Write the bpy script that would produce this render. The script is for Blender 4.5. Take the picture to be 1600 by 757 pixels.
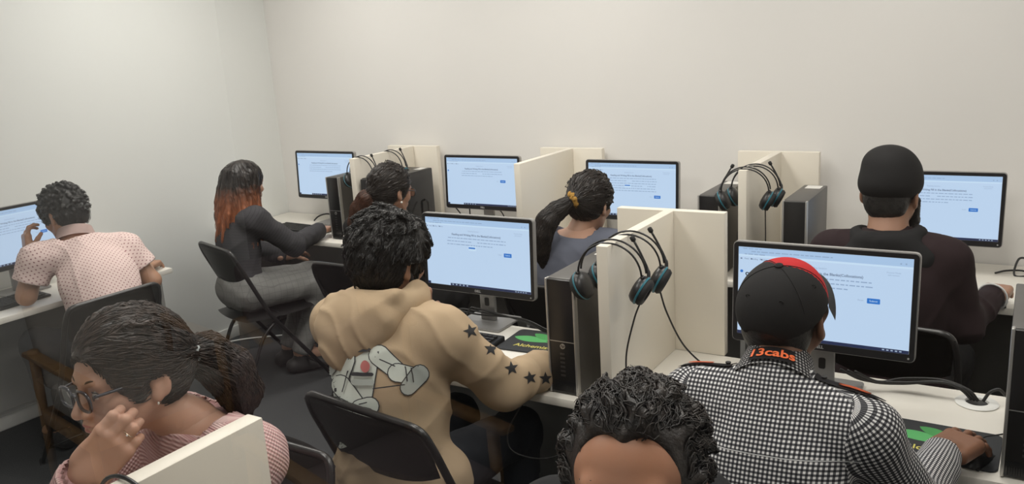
import bpy, bmesh, math, random
import numpy as np
from mathutils import Vector, Matrix, Euler, Quaternion
from mathutils.bvhtree import BVHTree

for o in list(bpy.data.objects): bpy.data.objects.remove(o)
scene = bpy.context.scene
COL = scene.collection
PI = math.pi
random.seed(7); rng = np.random.default_rng(7)

# ------------------------------------------------------------------ camera (x = along the desk rows, y = depth, z = up)
CAM_H = 1.8
V1 = np.array([-1330 - 800, 200 - 378.5]); V2 = np.array([1633 - 800, 15 - 378.5])   # vanishing points of the room's two directions
FPX = math.sqrt(-(V1 @ V2))
_ry = np.array([V2[0], V2[1], FPX]); _ry /= np.linalg.norm(_ry)
_rx = -np.array([V1[0], V1[1], FPX]); _rx /= np.linalg.norm(_rx)
RW = np.array([_rx, _ry, np.cross(_rx, _ry)])
cam = bpy.data.cameras.new('camera'); cam_o = bpy.data.objects.new('camera', cam); COL.objects.link(cam_o)
M = Matrix.Identity(4)
for i in range(3):
    M[i][0] = RW[i, 0]; M[i][1] = -RW[i, 1]; M[i][2] = -RW[i, 2]
M[2][3] = CAM_H
cam_o.matrix_world = M
cam.sensor_width = 36; cam.lens = FPX / 1600 * 36; cam.clip_start = 0.02
scene.camera = cam_o
def atz(x, y, z):
    d = RW @ np.array([x - 800, y - 378.5, FPX]); return Vector(np.array([0, 0, CAM_H]) + d * (z - CAM_H) / d[2])
def atY(x, y, Y):
    d = RW @ np.array([x - 800, y - 378.5, FPX]); return Vector(np.array([0, 0, CAM_H]) + d * Y / d[1])
def atX(x, y, X):
    d = RW @ np.array([x - 800, y - 378.5, FPX]); return Vector(np.array([0, 0, CAM_H]) + d * X / d[0])

# ------------------------------------------------------------------ world, exposure, ceiling lights
scene.view_settings.view_transform = 'Standard'; scene.view_settings.look = 'None'
scene.view_settings.gamma = 1; scene.view_settings.use_curve_mapping = False
scene.view_settings.exposure = 0.10
w = bpy.data.worlds.new('world'); scene.world = w; w.use_nodes = True
w.node_tree.nodes['Background'].inputs[0].default_value = (.9, .93, 1, 1)
w.node_tree.nodes['Background'].inputs[1].default_value = .15
XL, XR, YB, YG, YF, ZC = -4.46, 2.2, 4.10, .15, -3.4, 2.75    # left wall, right wall, back wall, glass, corridor wall, ceiling
PANELS = [(-3.5, 2.9), (-2.0, 2.9), (-.45, 2.9), (1.1, 2.4), (-2.0, 1.2), (-.45, 1.2)]; POWER = (18.5, 16.5, 11.5, 8, 14.5, 12)
HALL = [(-2.6, -1.6), (-.2, -1.6)]
def area(x, y, sx, sy, p, col=(1, .965, .915)):
    l = bpy.data.lights.new('panel_light', 'AREA'); l.shape = 'RECTANGLE'; l.size = sx; l.size_y = sy; l.energy = p; l.color = col
    o = bpy.data.objects.new('panel_light', l); COL.objects.link(o); o.location = (x, y, ZC - .045)
for (x, y), e in zip(PANELS, POWER): area(x, y, .56, 1.1, e)
for (x, y) in HALL: area(x, y, .56, 1.1, 11)

# ------------------------------------------------------------------ materials
MATS = {}
def mat(name, col=(.8, .8, .8), rough=.5, metal=0, spec=.5, noise=None, bump=None, emit=None, var=None, sss=0, coat=0):
    if name in MATS: return MATS[name]
    m = bpy.data.materials.new(name); m.use_nodes = True; nt = m.node_tree; b = nt.nodes['Principled BSDF']
    b.inputs['Base Color'].default_value = (*col, 1); b.inputs['Roughness'].default_value = rough
    b.inputs['Metallic'].default_value = metal; b.inputs['Specular IOR Level'].default_value = spec
    if coat: b.inputs['Coat Weight'].default_value = coat
    if sss:
        b.inputs['Subsurface Weight'].default_value = sss; b.inputs['Subsurface Radius'].default_value = (.012, .005, .003); b.inputs['Subsurface Scale'].default_value = 1
    if emit:
        b.inputs['Emission Color'].default_value = (*emit[0], 1); b.inputs['Emission Strength'].default_value = emit[1]
    if var or bump:
        tc = nt.nodes.new('ShaderNodeTexCoord')
    if var:                                   # (scale, colour2, contrast)
        n = nt.nodes.new('ShaderNodeTexNoise'); n.inputs['Scale'].default_value = var[0]; n.inputs['Detail'].default_value = 5
        nt.links.new(tc.outputs['Object'], n.inputs['Vector'])
        r = nt.nodes.new('ShaderNodeValToRGB'); r.color_ramp.elements[0].position = .5 - var[2]; r.color_ramp.elements[1].position = .5 + var[2]
        r.color_ramp.elements[0].color = (*col, 1); r.color_ramp.elements[1].color = (*var[1], 1)
        nt.links.new(n.outputs['Fac'], r.inputs['Fac']); nt.links.new(r.outputs['Color'], b.inputs['Base Color'])
    if bump:                                  # (scale, strength)
        n2 = nt.nodes.new('ShaderNodeTexNoise'); n2.inputs['Scale'].default_value = bump[0]; n2.inputs['Detail'].default_value = 4
        nt.links.new(tc.outputs['Object'], n2.inputs['Vector'])
        bp = nt.nodes.new('ShaderNodeBump'); bp.inputs['Strength'].default_value = bump[1]; bp.inputs['Distance'].default_value = .0015
        nt.links.new(n2.outputs['Fac'], bp.inputs['Height']); nt.links.new(bp.outputs['Normal'], b.inputs['Normal'])
    MATS[name] = m; return m
def nodes(m): return m.node_tree.nodes, m.node_tree.links, m.node_tree.nodes['Principled BSDF']
def math_node(m, op, a, b=None, c=None):
    n = m.node_tree.nodes.new('ShaderNodeMath'); n.operation = op
    for i, v in enumerate((a, b, c)):
        if v is None: continue
        if isinstance(v, (int, float)): n.inputs[i].default_value = v
        else: m.node_tree.links.new(v, n.inputs[i])
    return n.outputs[0]
def mixc(m, fac, c1, c2):
    n = m.node_tree.nodes.new('ShaderNodeMix'); n.data_type = 'RGBA'
    m.node_tree.links.new(fac, n.inputs['Factor'])
    for i, c in ((6, c1), (7, c2)):
        if isinstance(c, tuple): n.inputs[i].default_value = (*c, 1)
        else: m.node_tree.links.new(c, n.inputs[i])
    return n.outputs[2]
def uv_sep(m):
    u = m.node_tree.nodes.new('ShaderNodeUVMap'); s = m.node_tree.nodes.new('ShaderNodeSeparateXYZ')
    m.node_tree.links.new(u.outputs[0], s.inputs[0]); return s.outputs[0], s.outputs[1]

# ------------------------------------------------------------------ objects
def tag(o, label=None, cat=None, group=None, kind=None):
    if label: o['label'] = label
    if cat: o['category'] = cat
    if group: o['group'] = group
    if kind: o['kind'] = kind
    return o
def empty(name, loc=(0, 0, 0), rz=0, label=None, cat=None, group=None):
    o = bpy.data.objects.new(name, None); COL.objects.link(o); o.location = loc; o.rotation_euler = (0, 0, rz); o.empty_display_size = .1
    return tag(o, label, cat, group)
def mesh_obj(name, me, m, parent=None, loc=None, rot=None):
    o = bpy.data.objects.new(name, me); COL.objects.link(o)
    if m is not None:
        me.materials.clear()
        for mm in (m if isinstance(m, (list, tuple)) else [m]): me.materials.append(mm)
    o.parent = parent
    if loc is not None: o.location = loc
    if rot is not None: o.rotation_euler = rot
    return o
def smooth(me, on=True):
    me.polygons.foreach_set('use_smooth', np.full(len(me.polygons), on)); return me
class B:
    """collects shapes in one bmesh"""
    def __init__(s): s.bm = bmesh.new()
    def box(s, lo, hi, bev=0, seg=2, mtx=None):
        t = bmesh.new(); r = bmesh.ops.create_cube(t, size=1)
        lo = Vector(lo); hi = Vector(hi); c = (lo + hi) / 2; d = hi - lo
        for v in t.verts: v.co = Vector((c.x + v.co.x * d.x, c.y + v.co.y * d.y, c.z + v.co.z * d.z))
        if bev: bmesh.ops.bevel(t, geom=list(t.edges), offset=bev, segments=seg, profile=.5, affect='EDGES', clamp_overlap=True)
        if mtx: t.transform(mtx)
        s._join(t); return s
    def _join(s, t):
        me = bpy.data.meshes.new('tmp'); t.to_mesh(me); t.free(); s.bm.from_mesh(me); bpy.data.meshes.remove(me)
    def tube(s, pts, r, n=8, caps=True, closed=False):
        pts = [Vector(p) for p in pts]; N = len(pts); rs = r if isinstance(r, (list, tuple, np.ndarray)) else [r] * N
        rings = []; prev = None
        for i, p in enumerate(pts):
            if closed: d = pts[(i + 1) % N] - pts[i - 1]
            else: d = (pts[min(i + 1, N - 1)] - pts[max(i - 1, 0)])
            d.normalize()
            if prev is None:
                a = d.orthogonal().normalized()
            else:
                a = (prev - d * prev.dot(d)).normalized()
            prev = a; b = d.cross(a)
            rings.append([s.bm.verts.new(p + (a * math.cos(t) + b * math.sin(t)) * rs[i]) for t in [2 * PI * k / n for k in range(n)]])
        for i in range(N if closed else N - 1):
            A, C = rings[i], rings[(i + 1) % N]
            for k in range(n): s.bm.faces.new((A[k], A[(k + 1) % n], C[(k + 1) % n], C[k]))
        if caps and not closed:
            s.bm.faces.new(rings[0][::-1]); s.bm.faces.new(rings[-1])
        return s
    def lathe(s, prof, n=24, mtx=None):
        """prof: (r, z) list revolved about z"""
        t = bmesh.new(); rings = []
        for (r, z) in prof: rings.append([t.verts.new((r * math.cos(2 * PI * k / n), r * math.sin(2 * PI * k / n), z)) for k in range(n)])
        for A, C in zip(rings, rings[1:]):
            for k in range(n): t.faces.new((A[k], A[(k + 1) % n], C[(k + 1) % n], C[k]))
        t.faces.new(rings[0][::-1]); t.faces.new(rings[-1])
        if mtx: t.transform(mtx)
        s._join(t); return s
    def prism(s, poly, z0, z1, mtx=None, bev=0):
        t = bmesh.new(); a = [t.verts.new((x, y, z0)) for x, y in poly]; b = [t.verts.new((x, y, z1)) for x, y in poly]; n = len(poly)
        t.faces.new(a[::-1]); t.faces.new(b)
        for k in range(n): t.faces.new((a[k], a[(k + 1) % n], b[(k + 1) % n], b[k]))
        bmesh.ops.recalc_face_normals(t, faces=t.faces)
        if bev: bmesh.ops.bevel(t, geom=[e for e in t.edges], offset=bev, segments=2, affect='EDGES', clamp_overlap=True)
        if mtx: t.transform(mtx)
        s._join(t); return s
    def grid(s, f, nu, nv, thick=0):
        """surface patch f(u,v) -> point, u, v in 0..1; thick extrudes along normals"""
        V = [[s.bm.verts.new(f(i / nu, j / nv)) for j in range(nv + 1)] for i in range(nu + 1)]
        F = [s.bm.faces.new((V[i][j], V[i + 1][j], V[i + 1][j + 1], V[i][j + 1])) for i in range(nu) for j in range(nv)]
        if thick: bmesh.ops.solidify(s.bm, geom=F, thickness=thick)
        return s
    def mesh(s, name, sm=False, auto=None):
        bmesh.ops.recalc_face_normals(s.bm, faces=s.bm.faces)
        me = bpy.data.meshes.new(name); s.bm.to_mesh(me); s.bm.free(); smooth(me, sm or auto is not None)
        if auto is not None: me.set_sharp_from_angle(angle=math.radians(auto))
        return me
    def obj(s, name, m, parent=None, sm=False, auto=35, **k): return mesh_obj(name, s.mesh(name, sm, None if sm else auto), m, parent, **k)
def rpoly(w, h, r, n=5):
    out = []
    for cx, cy, a0 in ((w / 2 - r, h / 2 - r, 0), (-w / 2 + r, h / 2 - r, 90), (-w / 2 + r, -h / 2 + r, 180), (w / 2 - r, -h / 2 + r, 270)):
        for k in range(n + 1):
            a = math.radians(a0 + 90 * k / n); out.append((cx + r * math.cos(a), cy + r * math.sin(a)))
    return out
def fillet(pts, r, n=5):
    pts = [Vector(p) for p in pts]; out = [pts[0]]
    for i in range(1, len(pts) - 1):
        a, b, c = pts[i - 1], pts[i], pts[i + 1]; ra = min(r, (a - b).length * .49, (c - b).length * .49)
        p = b + (a - b).normalized() * ra; q = b + (c - b).normalized() * ra
        for k in range(n + 1):
            t = k / n; out.append(p * (1 - t) ** 2 + b * 2 * t * (1 - t) + q * t * t)
    return out + [pts[-1]]
def spline(pts, n=8):
    P = [Vector(p) for p in pts]; P = [P[0] * 2 - P[1]] + P + [P[-1] * 2 - P[-2]]; out = []
    for i in range(1, len(P) - 2):
        for k in range(n):
            t = k / n; a, b, c, d = P[i - 1:i + 3]
            out.append(.5 * (2 * b + (c - a) * t + (2 * a - 5 * b + 4 * c - d) * t * t + (3 * b - a - 3 * c + d) * t ** 3))
    return out + [P[-2]]
def children(o): return [c for c in bpy.data.objects if c.parent == o]
def copy_tree(o, parent=None, **over):
    c = o.copy(); COL.objects.link(c); c.parent = parent
    for ch in children(o): copy_tree(ch, c)
    return c
def place(o, loc, rz=0, label=None, group=None):
    o.location = loc; o.rotation_euler = (0, 0, rz)
    if label: o['label'] = label
    if group: o['group'] = group
    return o
FONT_CACHE = {}
def text_mesh(body, size, extrude=0.0, align='CENTER', bold=0.0, xscale=1.0, shear=0):
    cu = bpy.data.curves.new('lettering', 'FONT'); cu.body = body; cu.size = size; cu.extrude = extrude; cu.align_x = align; cu.align_y = 'CENTER'; cu.offset = bold; cu.resolution_u = 3; cu.shear = shear
    o = bpy.data.objects.new('lettering', cu); COL.objects.link(o)
    bpy.context.view_layer.update()
    me = bpy.data.meshes.new_from_object(o.evaluated_get(bpy.context.evaluated_depsgraph_get()))
    bpy.data.objects.remove(o); bpy.data.curves.remove(cu)
    if xscale != 1: me.transform(Matrix.Diagonal((xscale, 1, 1, 1)))
    me.name = 'lettering'; return me
# ------------------------------------------------------------------ room shell
m_wall = mat('wall_paint', (.79, .77, .742), .55, var=(3, (.775, .755, .728), .3), bump=(60, .02))
m_wall_l = mat('wall_paint_left', (.755, .765, .742), .5, var=(3, (.74, .75, .727), .3), bump=(60, .02))
m_floor = mat('carpet', (.045, .047, .05), .95, spec=.1, var=(240, (.095, .097, .10), .22), bump=(400, .5))
m_ceil = mat('ceiling_tile', (.85, .85, .83), .8)
m_trim = mat('trim_white', (.72, .72, .69), .45)
m_cream = mat('cream_laminate', (.80, .745, .645), .38, spec=.45, var=(2, (.785, .73, .63), .3))
m_white = mat('white_laminate', (.82, .785, .715), .35, spec=.45, var=(2, (.80, .77, .70), .3))
m_grey_panel = mat('grey_panel', (.30, .295, .28), .55)
m_black = mat('black_plastic', (.012, .012, .013), .38)
m_blackm = mat('black_metal', (.016, .015, .015), .32, spec=.6)
m_vinyl = mat('black_vinyl', (.018, .017, .017), .45, bump=(300, .1))
m_alu = mat('silver_trim', (.50, .49, .47), .35, metal=.7)
m_rubber = mat('rubber', (.02, .02, .02), .8)
def struct(name, lo, hi, m, parent=None, bev=0):
    o = B().box(lo, hi, bev).obj(name, m, parent)
    if parent is None: o['kind'] = 'structure'
    return o
struct('floor', (XL - .1, YF - .1, -.1), (XR + .1, YB + .1, 0), m_floor)
struct('ceiling', (XL - .1, YF - .1, ZC), (XR + .1, YB + .1, ZC + .1), m_ceil)
struct('wall_left', (XL - .12, YF, 0), (XL, YB, ZC), m_wall_l)
struct('wall_back', (XL - .12, YB, 0), (XR + .12, YB + .12, ZC), m_wall)
struct('wall_right', (XR, YF, 0), (XR + .12, YB, ZC), m_wall)
struct('wall_front', (XL - .12, YF - .12, 0), (XR + .12, YF, ZC), mat('hall_wall_darkened', (.17, .145, .125), .6))  # hall wall out of view, colour darkened so its reflection in glass stays faint
struct('baseboard_left', (XL, YG + .05, 0), (XL + .014, YB, .075), m_trim, bev=.003)
struct('baseboard_back', (XL + .02, YB - .014, 0), (XR, YB, .075), m_trim, bev=.003)
# glass partition between the hall (camera side) and the room
m_glass = bpy.data.materials.new('pane_glass'); m_glass.use_nodes = True; _n = m_glass.node_tree; _n.nodes.clear(); _o = _n.nodes.new('ShaderNodeOutputMaterial'); _m = _n.nodes.new('ShaderNodeMixShader'); _t = _n.nodes.new('ShaderNodeBsdfTransparent'); _g = _n.nodes.new('ShaderNodeBsdfGlossy'); _g.inputs['Roughness'].default_value = 0.0
_t.inputs[0].default_value = (.985, .99, .985, 1); _f = _n.nodes.new('ShaderNodeFresnel'); _f.inputs[0].default_value = 1.5; _ge = _n.nodes.new('ShaderNodeNewGeometry'); _k = math_node(m_glass, 'MULTIPLY', math_node(m_glass, 'SUBTRACT', 1.0, _ge.outputs['Backfacing']), math_node(m_glass, 'MULTIPLY', _f.outputs[0], 1.85)); _k = math_node(m_glass, 'MINIMUM', _k, 1.0); _n.links.new(_k, _m.inputs[0]); _n.links.new(_t.outputs[0], _m.inputs[1]); _n.links.new(_g.outputs[0], _m.inputs[2]); _n.links.new(_m.outputs[0], _o.inputs[0])
m_frame = mat('frame_aluminium', (.55, .55, .54), .4, metal=.6)
win = empty('window_1', (0, YG, 0)); win['kind'] = 'structure'
B().box((XL + .01, 0, .06), (XR - .01, .010, ZC - .05)).obj('glass_pane', m_glass, win)
for a, b_ in (((XL, -.03, 0), (XR, .04, .06)), ((XL, -.03, ZC - .05), (XR, .04, ZC))): B().box(a, b_, .003).obj('frame_rail', m_frame, win)
# ceiling light panels
m_diff = mat('diffuser', (.9, .9, .88), .4, emit=((1, .96, .9), 2.0))
for i, (x, y) in enumerate(PANELS + HALL):
    t = empty('ceiling_light', (x, y, ZC), 0, 'white ceiling light panel ' + ('over the left corner by the wall', 'over the back row behind the hoodie man', 'over the back row by the black-hatted man', 'near the right wall of the room', 'over the pink-sweater woman', 'over the dark-haired man by the glass', 'in the hall on the left', 'in the hall on the right')[i], 'light', 'ceiling light panels')
    b = B()
    for s in (-1, 1):
        b.box((s * .30 - .012, -.575, -.03), (s * .30 + .012, .575, 0)); b.box((-.30, s * .56 - .012, -.03), (.30, s * .56 + .012, 0))
    b.obj('frame', m_trim, t); B().box((-.29, -.55, -.022), (.29, .55, -.008)).obj('diffuser', m_diff, t)

# ------------------------------------------------------------------ desks
ZD = .73
def desk(x0, x1, y0, y1, label, group, rot=None, front='y0', grommet=None, th=.028):
    """desk in world axes; the modesty panel stands at the side away from the sitter"""
    cx, cy = (x0 + x1) / 2, (y0 + y1) / 2
    t = empty('desk', (cx, cy, 0), 0, label, 'desk', group)
    a, b_, c, d = x0 - cx, x1 - cx, y0 - cy, y1 - cy
    B().box((a, c, ZD - th), (b_, d, ZD), .003).obj('desk_top', m_white, t)
    if front == 'y0': pan = ((a + .02, d - .06, .12), (b_ - .02, d - .042, ZD - th)); legs = [((a + .004, c + .06, 0), (a + .026, d - .01, ZD - th)), ((b_ - .026, c + .06, 0), (b_ - .004, d - .01, ZD - th))]
    elif front == 'y1': pan = ((a + .02, c + .042, .12), (b_ - .02, c + .06, ZD - th)); legs = [((a + .004, c + .01, 0), (a + .026, d - .06, ZD - th)), ((b_ - .026, c + .01, 0), (b_ - .004, d - .06, ZD - th))]
    else: pan = ((a + .042, c + .02, .12), (a + .06, d - .02, ZD - th)); legs = [((a + .01, c + .004, 0), (b_ - .06, c + .026, ZD - th)), ((a + .01, d - .026 - .03, 0), (b_ - .06, d - .004 - .03, ZD - th))]
    B().box(*pan, .002).obj('modesty_panel', m_grey_panel, t)
    for l in legs: B().box(*l, .002).obj('side_panel', m_grey_panel, t)
    if grommet:
        g = Vector(grommet) - Vector((cx, cy, 0))
        gr = B().lathe([(.052, ZD - .002), (.056, ZD + .003), (.05, ZD + .006), (.03, ZD + .006), (.028, ZD - .001)], 28, Matrix.Translation((g.x, g.y, 0))).obj('cable_grommet', mat('white_plastic', (.75, .75, .72), .4), t)
        B().lathe([(.028, ZD + .0005), (.001, ZD + .0015)], 24, Matrix.Translation((g.x, g.y, 0))).obj('cable_hole', m_black, t)
    return t
R1 = [-4.455, -3.25, -2.15, -1.03, .07, 1.17]; Y1a, Y1b = 3.46, 4.09
R2 = [-2.13, -1.025, .075, 1.17]; Y2a, Y2b = 2.077, 2.605
R3 = [-2.17, -1.07, .03]; Y3a, Y3b = .33, .86
d1 = ['by the left wall corner with a keyboard and the grey-jacket woman', 'between the two headset dividers under the black computer case', 'behind the hair-scrunchie woman along the back wall', 'along the back wall in front of the black-hatted man', 'along the back wall beyond the right picture edge']
for i in range(5):
    desk(R1[i] + .002, R1[i + 1] - .002, Y1a, Y1b, 'white desk ' + d1[i], 'white desks along the back wall', grommet=(R1[i] + .25, 4.0) if False else None)
d2 = ['in the middle row in front of the beige-hoodie man', 'in the middle row in front of the checked-shirt man with cable grommet', 'in the middle row continuing past the right picture edge']
for i in range(3):
    desk(R2[i] + .002, R2[i + 1] - .002, Y2a, Y2b, 'white desk ' + d2[i], 'white desks of the middle row', grommet=(-.085, 2.525, 0) if i == 1 else None)
d3 = ['closest row, under the elbow of the pink-sweater woman', 'closest row, below the dark-haired man facing the glass']
for i in range(2):
    desk(R3[i] + .002, R3[i + 1] - .002, Y3a, Y3b, 'white desk of the ' + d3[i], 'white desks of the closest row', front='y1')
desk(XL + .005, -3.91, 1.2, 2.72, 'white desk against the left wall in front of the pink-polo man', None, front='x1')

# ------------------------------------------------------------------ T-shaped white dividers
ZT = 1.222
def divider(x, yfree, yback, label, group, wl=.19, wr=.19):
    s = 1 if yback > yfree else -1
    t = empty('desk_divider', (x, (yfree + yback) / 2, ZD), 0, label, 'divider', group)
    h = ZT - ZD; yc = (yfree + yback) / 2; f, b_ = yfree - yc, yback - yc
    B().box((-.018, min(f, b_ - s * .019), 0), (.018, max(f, b_ - s * .019), h), .0025).obj('divider_panel', m_cream, t)
    B().box((-wl, min(b_ - s * .018, b_ + s * .018), 0), (wr, max(b_ - s * .018, b_ + s * .018), h), .0025).obj('back_panel', m_cream, t)
    return t
g1 = 'cream T-shaped dividers on the back row'
divider(-3.25, 3.49, 4.05, 'cream T-shaped divider with two headsets beside the leftmost back-row monitor', g1)
divider(-2.15, 3.47, 4.05, 'cream T-shaped divider with no headset between two back-row monitors', g1)
divider(-1.03, 3.45, 4.03, 'cream T-shaped divider with headsets between two upright computers', g1)
divider(-1.025, 2.085, 2.62, 'cream T-shaped divider with two headsets in the middle row', None)
divider(-1.072, .856, .33, 'cream divider in the closest row beside the pink-sweater woman', None)
# ------------------------------------------------------------------ monitors
m_bezel = mat('monitor_bezel', (.014, .014, .016), .35)
m_shell = mat('monitor_shell_silver', (.42, .41, .40), .38, metal=.5)
m_stand = mat('monitor_stand_grey', (.30, .295, .29), .42, metal=.45)
m_screen = mat('screen_glow', (.02, .02, .02), .35, emit=((.52, .675, .89), .95))
def emat(n, c, s=.9): return mat(n, (.02, .02, .02), .4, emit=(c, s))
m_ink = emat('screen_ink', (.16, .22, .34)); m_ink2 = emat('screen_ink_grey', (.30, .42, .62)); m_bar = emat('screen_taskbar', (.012, .022, .075)); m_btn = emat('screen_button', (.02, .18, .62)); m_wht = emat('screen_white', (.62, .80, 1.0)); m_tab = emat('screen_tab', (.42, .60, .86)); m_icon = emat('screen_icon', (.35, .45, .6))
MW, MH = .51, .31
def words(b, x0, x1, y, h, seed, gap=None):
    r = random.Random(seed); x = x0
    while x < x1 - .004:
        l = min(r.uniform(.006, .02), x1 - x)
        if gap and gap[0] < x < gap[1]: x += .004; continue
        b.box((x, -h / 2 + y, 0), (x + l, y + h / 2, .0003)); x += l + .0035
def monitor(name='monitor', lines=4, drop=False, seed=1, rise=0.0):
    """local: x right, y back (away from sitter), z up from desk; panel front at y = 0"""
    t = empty(name); SX = Matrix.Rotation(PI / 2, 4, 'X')
    zc = .285 + rise                                                   # panel centre above the desk
    tilt = Matrix.Translation((0, 0, zc)) @ Matrix.Rotation(math.radians(-3), 4, 'X')
    T = tilt @ SX                                               # local (x, y-up, z toward sitter)
    # shell with rounded back, silver edge
    b = B(); b.prism(rpoly(MW, MH, .014), -.022, .0, tilt @ Matrix.Rotation(PI / 2, 4, 'X'), .003)
    b.prism(rpoly(.36, .2, .03), -.05, -.02, T, .008)
    b.obj('shell', m_shell, t)
    fr = B(); bm = fr.bm
    o = rpoly(MW - .006, MH - .006, .012); i_ = rpoly(.478, .270, .002)
    n = len(o)
    A = [bm.verts.new((x, y - .0, .002)) for x, y in o]; C = [bm.verts.new((x, y + .004, .002)) for x, y in i_]; D = [bm.verts.new((x, y, -.002)) for x, y in o]; E_ = [bm.verts.new((x, y + .004, -.002)) for x, y in i_]
    for k in range(n):
        j = (k + 1) % n; bm.faces.new((A[k], A[j], C[j], C[k])); bm.faces.new((D[k], D[j], A[j], A[k])); bm.faces.new((C[k], C[j], E_[j], E_[k]))
    bm.transform(T); fr.obj('bezel', m_bezel, t)
    S = T @ Matrix.Translation((0, .004, .0006))
    sc = B().box((-.238, -.134, -.001), (.238, .134, 0)); sc.bm.transform(S); sc = sc.obj('screen', m_screen, t)
    def pr(nm, m, f, z=.0003):
        b = B(); f(b); b.bm.transform(S @ Matrix.Translation((0, 0, z))); o_ = b.obj(nm, m, sc, auto=None)
        if nm in ('taskbar_icon', 'address_text', 'bookmark', 'paragraph_text', 'taskbar'): o_['kind'] = 'stuff'
        return o_
    def tx(nm, m, s, size, x, y, align='CENTER', bold=0., z=.0004):
        me = text_mesh(s, size, 0, align, bold); me.transform(S @ Matrix.Translation((x, y, z))); return mesh_obj(nm, me, m, sc)
    pr('browser_bar', m_tab, lambda b: b.box((-.238, .112, 0), (.238, .134, .0002)))
    pr('page', m_wht, lambda b: b.box((-.238, .106, 0), (.238, .111, .0002)))
    pr('taskbar', m_bar, lambda b: (b.box((-.128, -.134, 0), (.238, -.1245, .0002)), b.box((-.238, -.134, 0), (-.225, -.1245, .0002))))
    pr('taskbar_icon', m_icon, lambda b: [b.box((-.12 + k * .017, -.1315, .0002), (-.113 + k * .017, -.1265, .0004)) for k in range(5)] + [b.box((.17 + k * .011, -.1310, .0002), (.176 + k * .011, -.1275, .0004)) for k in range(5)])
    def adr(b):
        words(b, -.2, .03, .1215, .0028, seed + 50); words(b, -.22, -.16, .113, .0028, seed + 51); words(b, -.225, -.17, .1295, .0024, seed + 52)
        b.box((.205, .117, 0), (.209, .121, .0003)); b.box((.218, .117, 0), (.222, .121, .0003))
    pr('address_text', m_ink2, adr)
    pr('bookmark', m_ink, lambda b: [b.box((-.232 + k * .03, .097, 0), (-.227 + k * .03, .101, .0003)) for k in range(3)])
    tx('bookmark_text', m_ink, 'Read   Reading   Practice', .0066, -.187, .099)
    tx('section_text', m_ink2, 'Reading Section', .0078, -.01, .088)
    tx('title_text', m_ink, 'Reading and Writing Fill in the Blanks(Collocations)', .0108, .0, .072, bold=.00028)
    tx('score_text', m_ink2, 'Practice Mode', .0062, .19, .092); tx('score_text', m_ink2, 'exit section', .0062, .19, .085)
    def para(b):
        for k in range(lines):
            words(b, -.135 + (.0 if k else .004), (.135 if k < lines - 1 else (.075 if lines < 5 else .132)) + .004 * (k % 2), .058 - k * .0125, .0032, seed + k, ((-.02 + .04 * k - .05, -.02 + .04 * k - .015) if k % 2 else None))
    pr('paragraph_text', m_ink2, para)
    yb = .058 - lines * .0125 - .014
    pr('submit_button', m_btn, lambda b: b.prism(rpoly(.034, .015, .002), 0, .0003, Matrix.Translation((.142, yb, 0))))
    tx('submit_text', m_wht, 'Submit', .0078, .142, yb, z=.0008); tx('reset_text', m_ink2, 'Reset', .0066, .108, yb)
    pr('help_dot', m_btn, lambda b: b.lathe([(.0045, 0), (.0045, .0003)], 14, Matrix.Translation((-.228, .06, 0))))
    if drop: pr('answer_box', m_wht, lambda b: b.box((-.035, .012, .0004), (.0, .03, .0006))); pr('answer_choice', m_btn, lambda b: b.box((-.034, .02, .0006), (-.004, .0255, .0008)))
    me = text_mesh('DELL', .0125, .0003, bold=.0004); me.transform(T @ Matrix.Translation((0, -.1415, .0024))); mesh_obj('maker_lettering', me, mat('bezel_lettering', (.42, .42, .42), .4), t)
    B().lathe([(.003, 0), (.003, .001)], 10, T @ Matrix.Translation((.238, -.1425, .0016))).obj('power_button', mat('bezel_lettering'), t)
    # stand
    pb = B(); pb.box((-.034, .048, .008), (.034, .066, .30 + rise), .004); pb = pb.obj('stand_column', m_stand, t)
    B().prism(rpoly(.02, .034, .006), 0, .0012, Matrix.Translation((0, .0478, .085)) @ SX).obj('cable_slot', m_black, pb)
    B().prism(rpoly(.215, .18, .012), 0, .009, Matrix.Translation((0, .045, 0)), .002).obj('stand_base', m_stand, t)
    B().box((-.05, .03, .24 + rise), (.05, .062, .33 + rise), .006).obj('stand_mount', m_shell, t)
    return t
mons = [('A', (-3.83, 3.86), 0, 4, False), ('B', (-2.63, 3.86), 0, 3, False), ('C', (-1.72, 3.86), 0, 6, True), ('D', (-.335, 3.86), 0, 4, False), ('E', (-1.785, 2.55), 0, 3, True), ('F', (-.49, 2.40), 0, 3, False), ('G', (-4.25, 2.12), math.radians(90), 4, False)]
mlab = {'A': 'black-bezel monitor in the far left corner by the wall showing a test page', 'B': 'black-bezel monitor behind the beige-hoodie man on the back row', 'C': 'black-bezel monitor in front of the scrunchie woman on the back row',
        'D': 'black-bezel monitor partly behind the black-hatted man', 'E': 'silver-edged monitor in front of the beige-hoodie man in the middle row', 'F': 'large-looking silver-edged monitor in front of the red and black cap', 'G': 'monitor at the left picture edge in front of the pink-polo man'}
for k, p, rz, ln, dr in mons:
    t = monitor('monitor', ln, dr, ord(k), {'A': .035, 'B': .028, 'C': .018, 'F': .013}.get(k, 0)); place(t, (p[0], p[1], ZD + .0015), rz); tag(t, mlab[k], 'monitor', 'desktop monitors')

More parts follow.
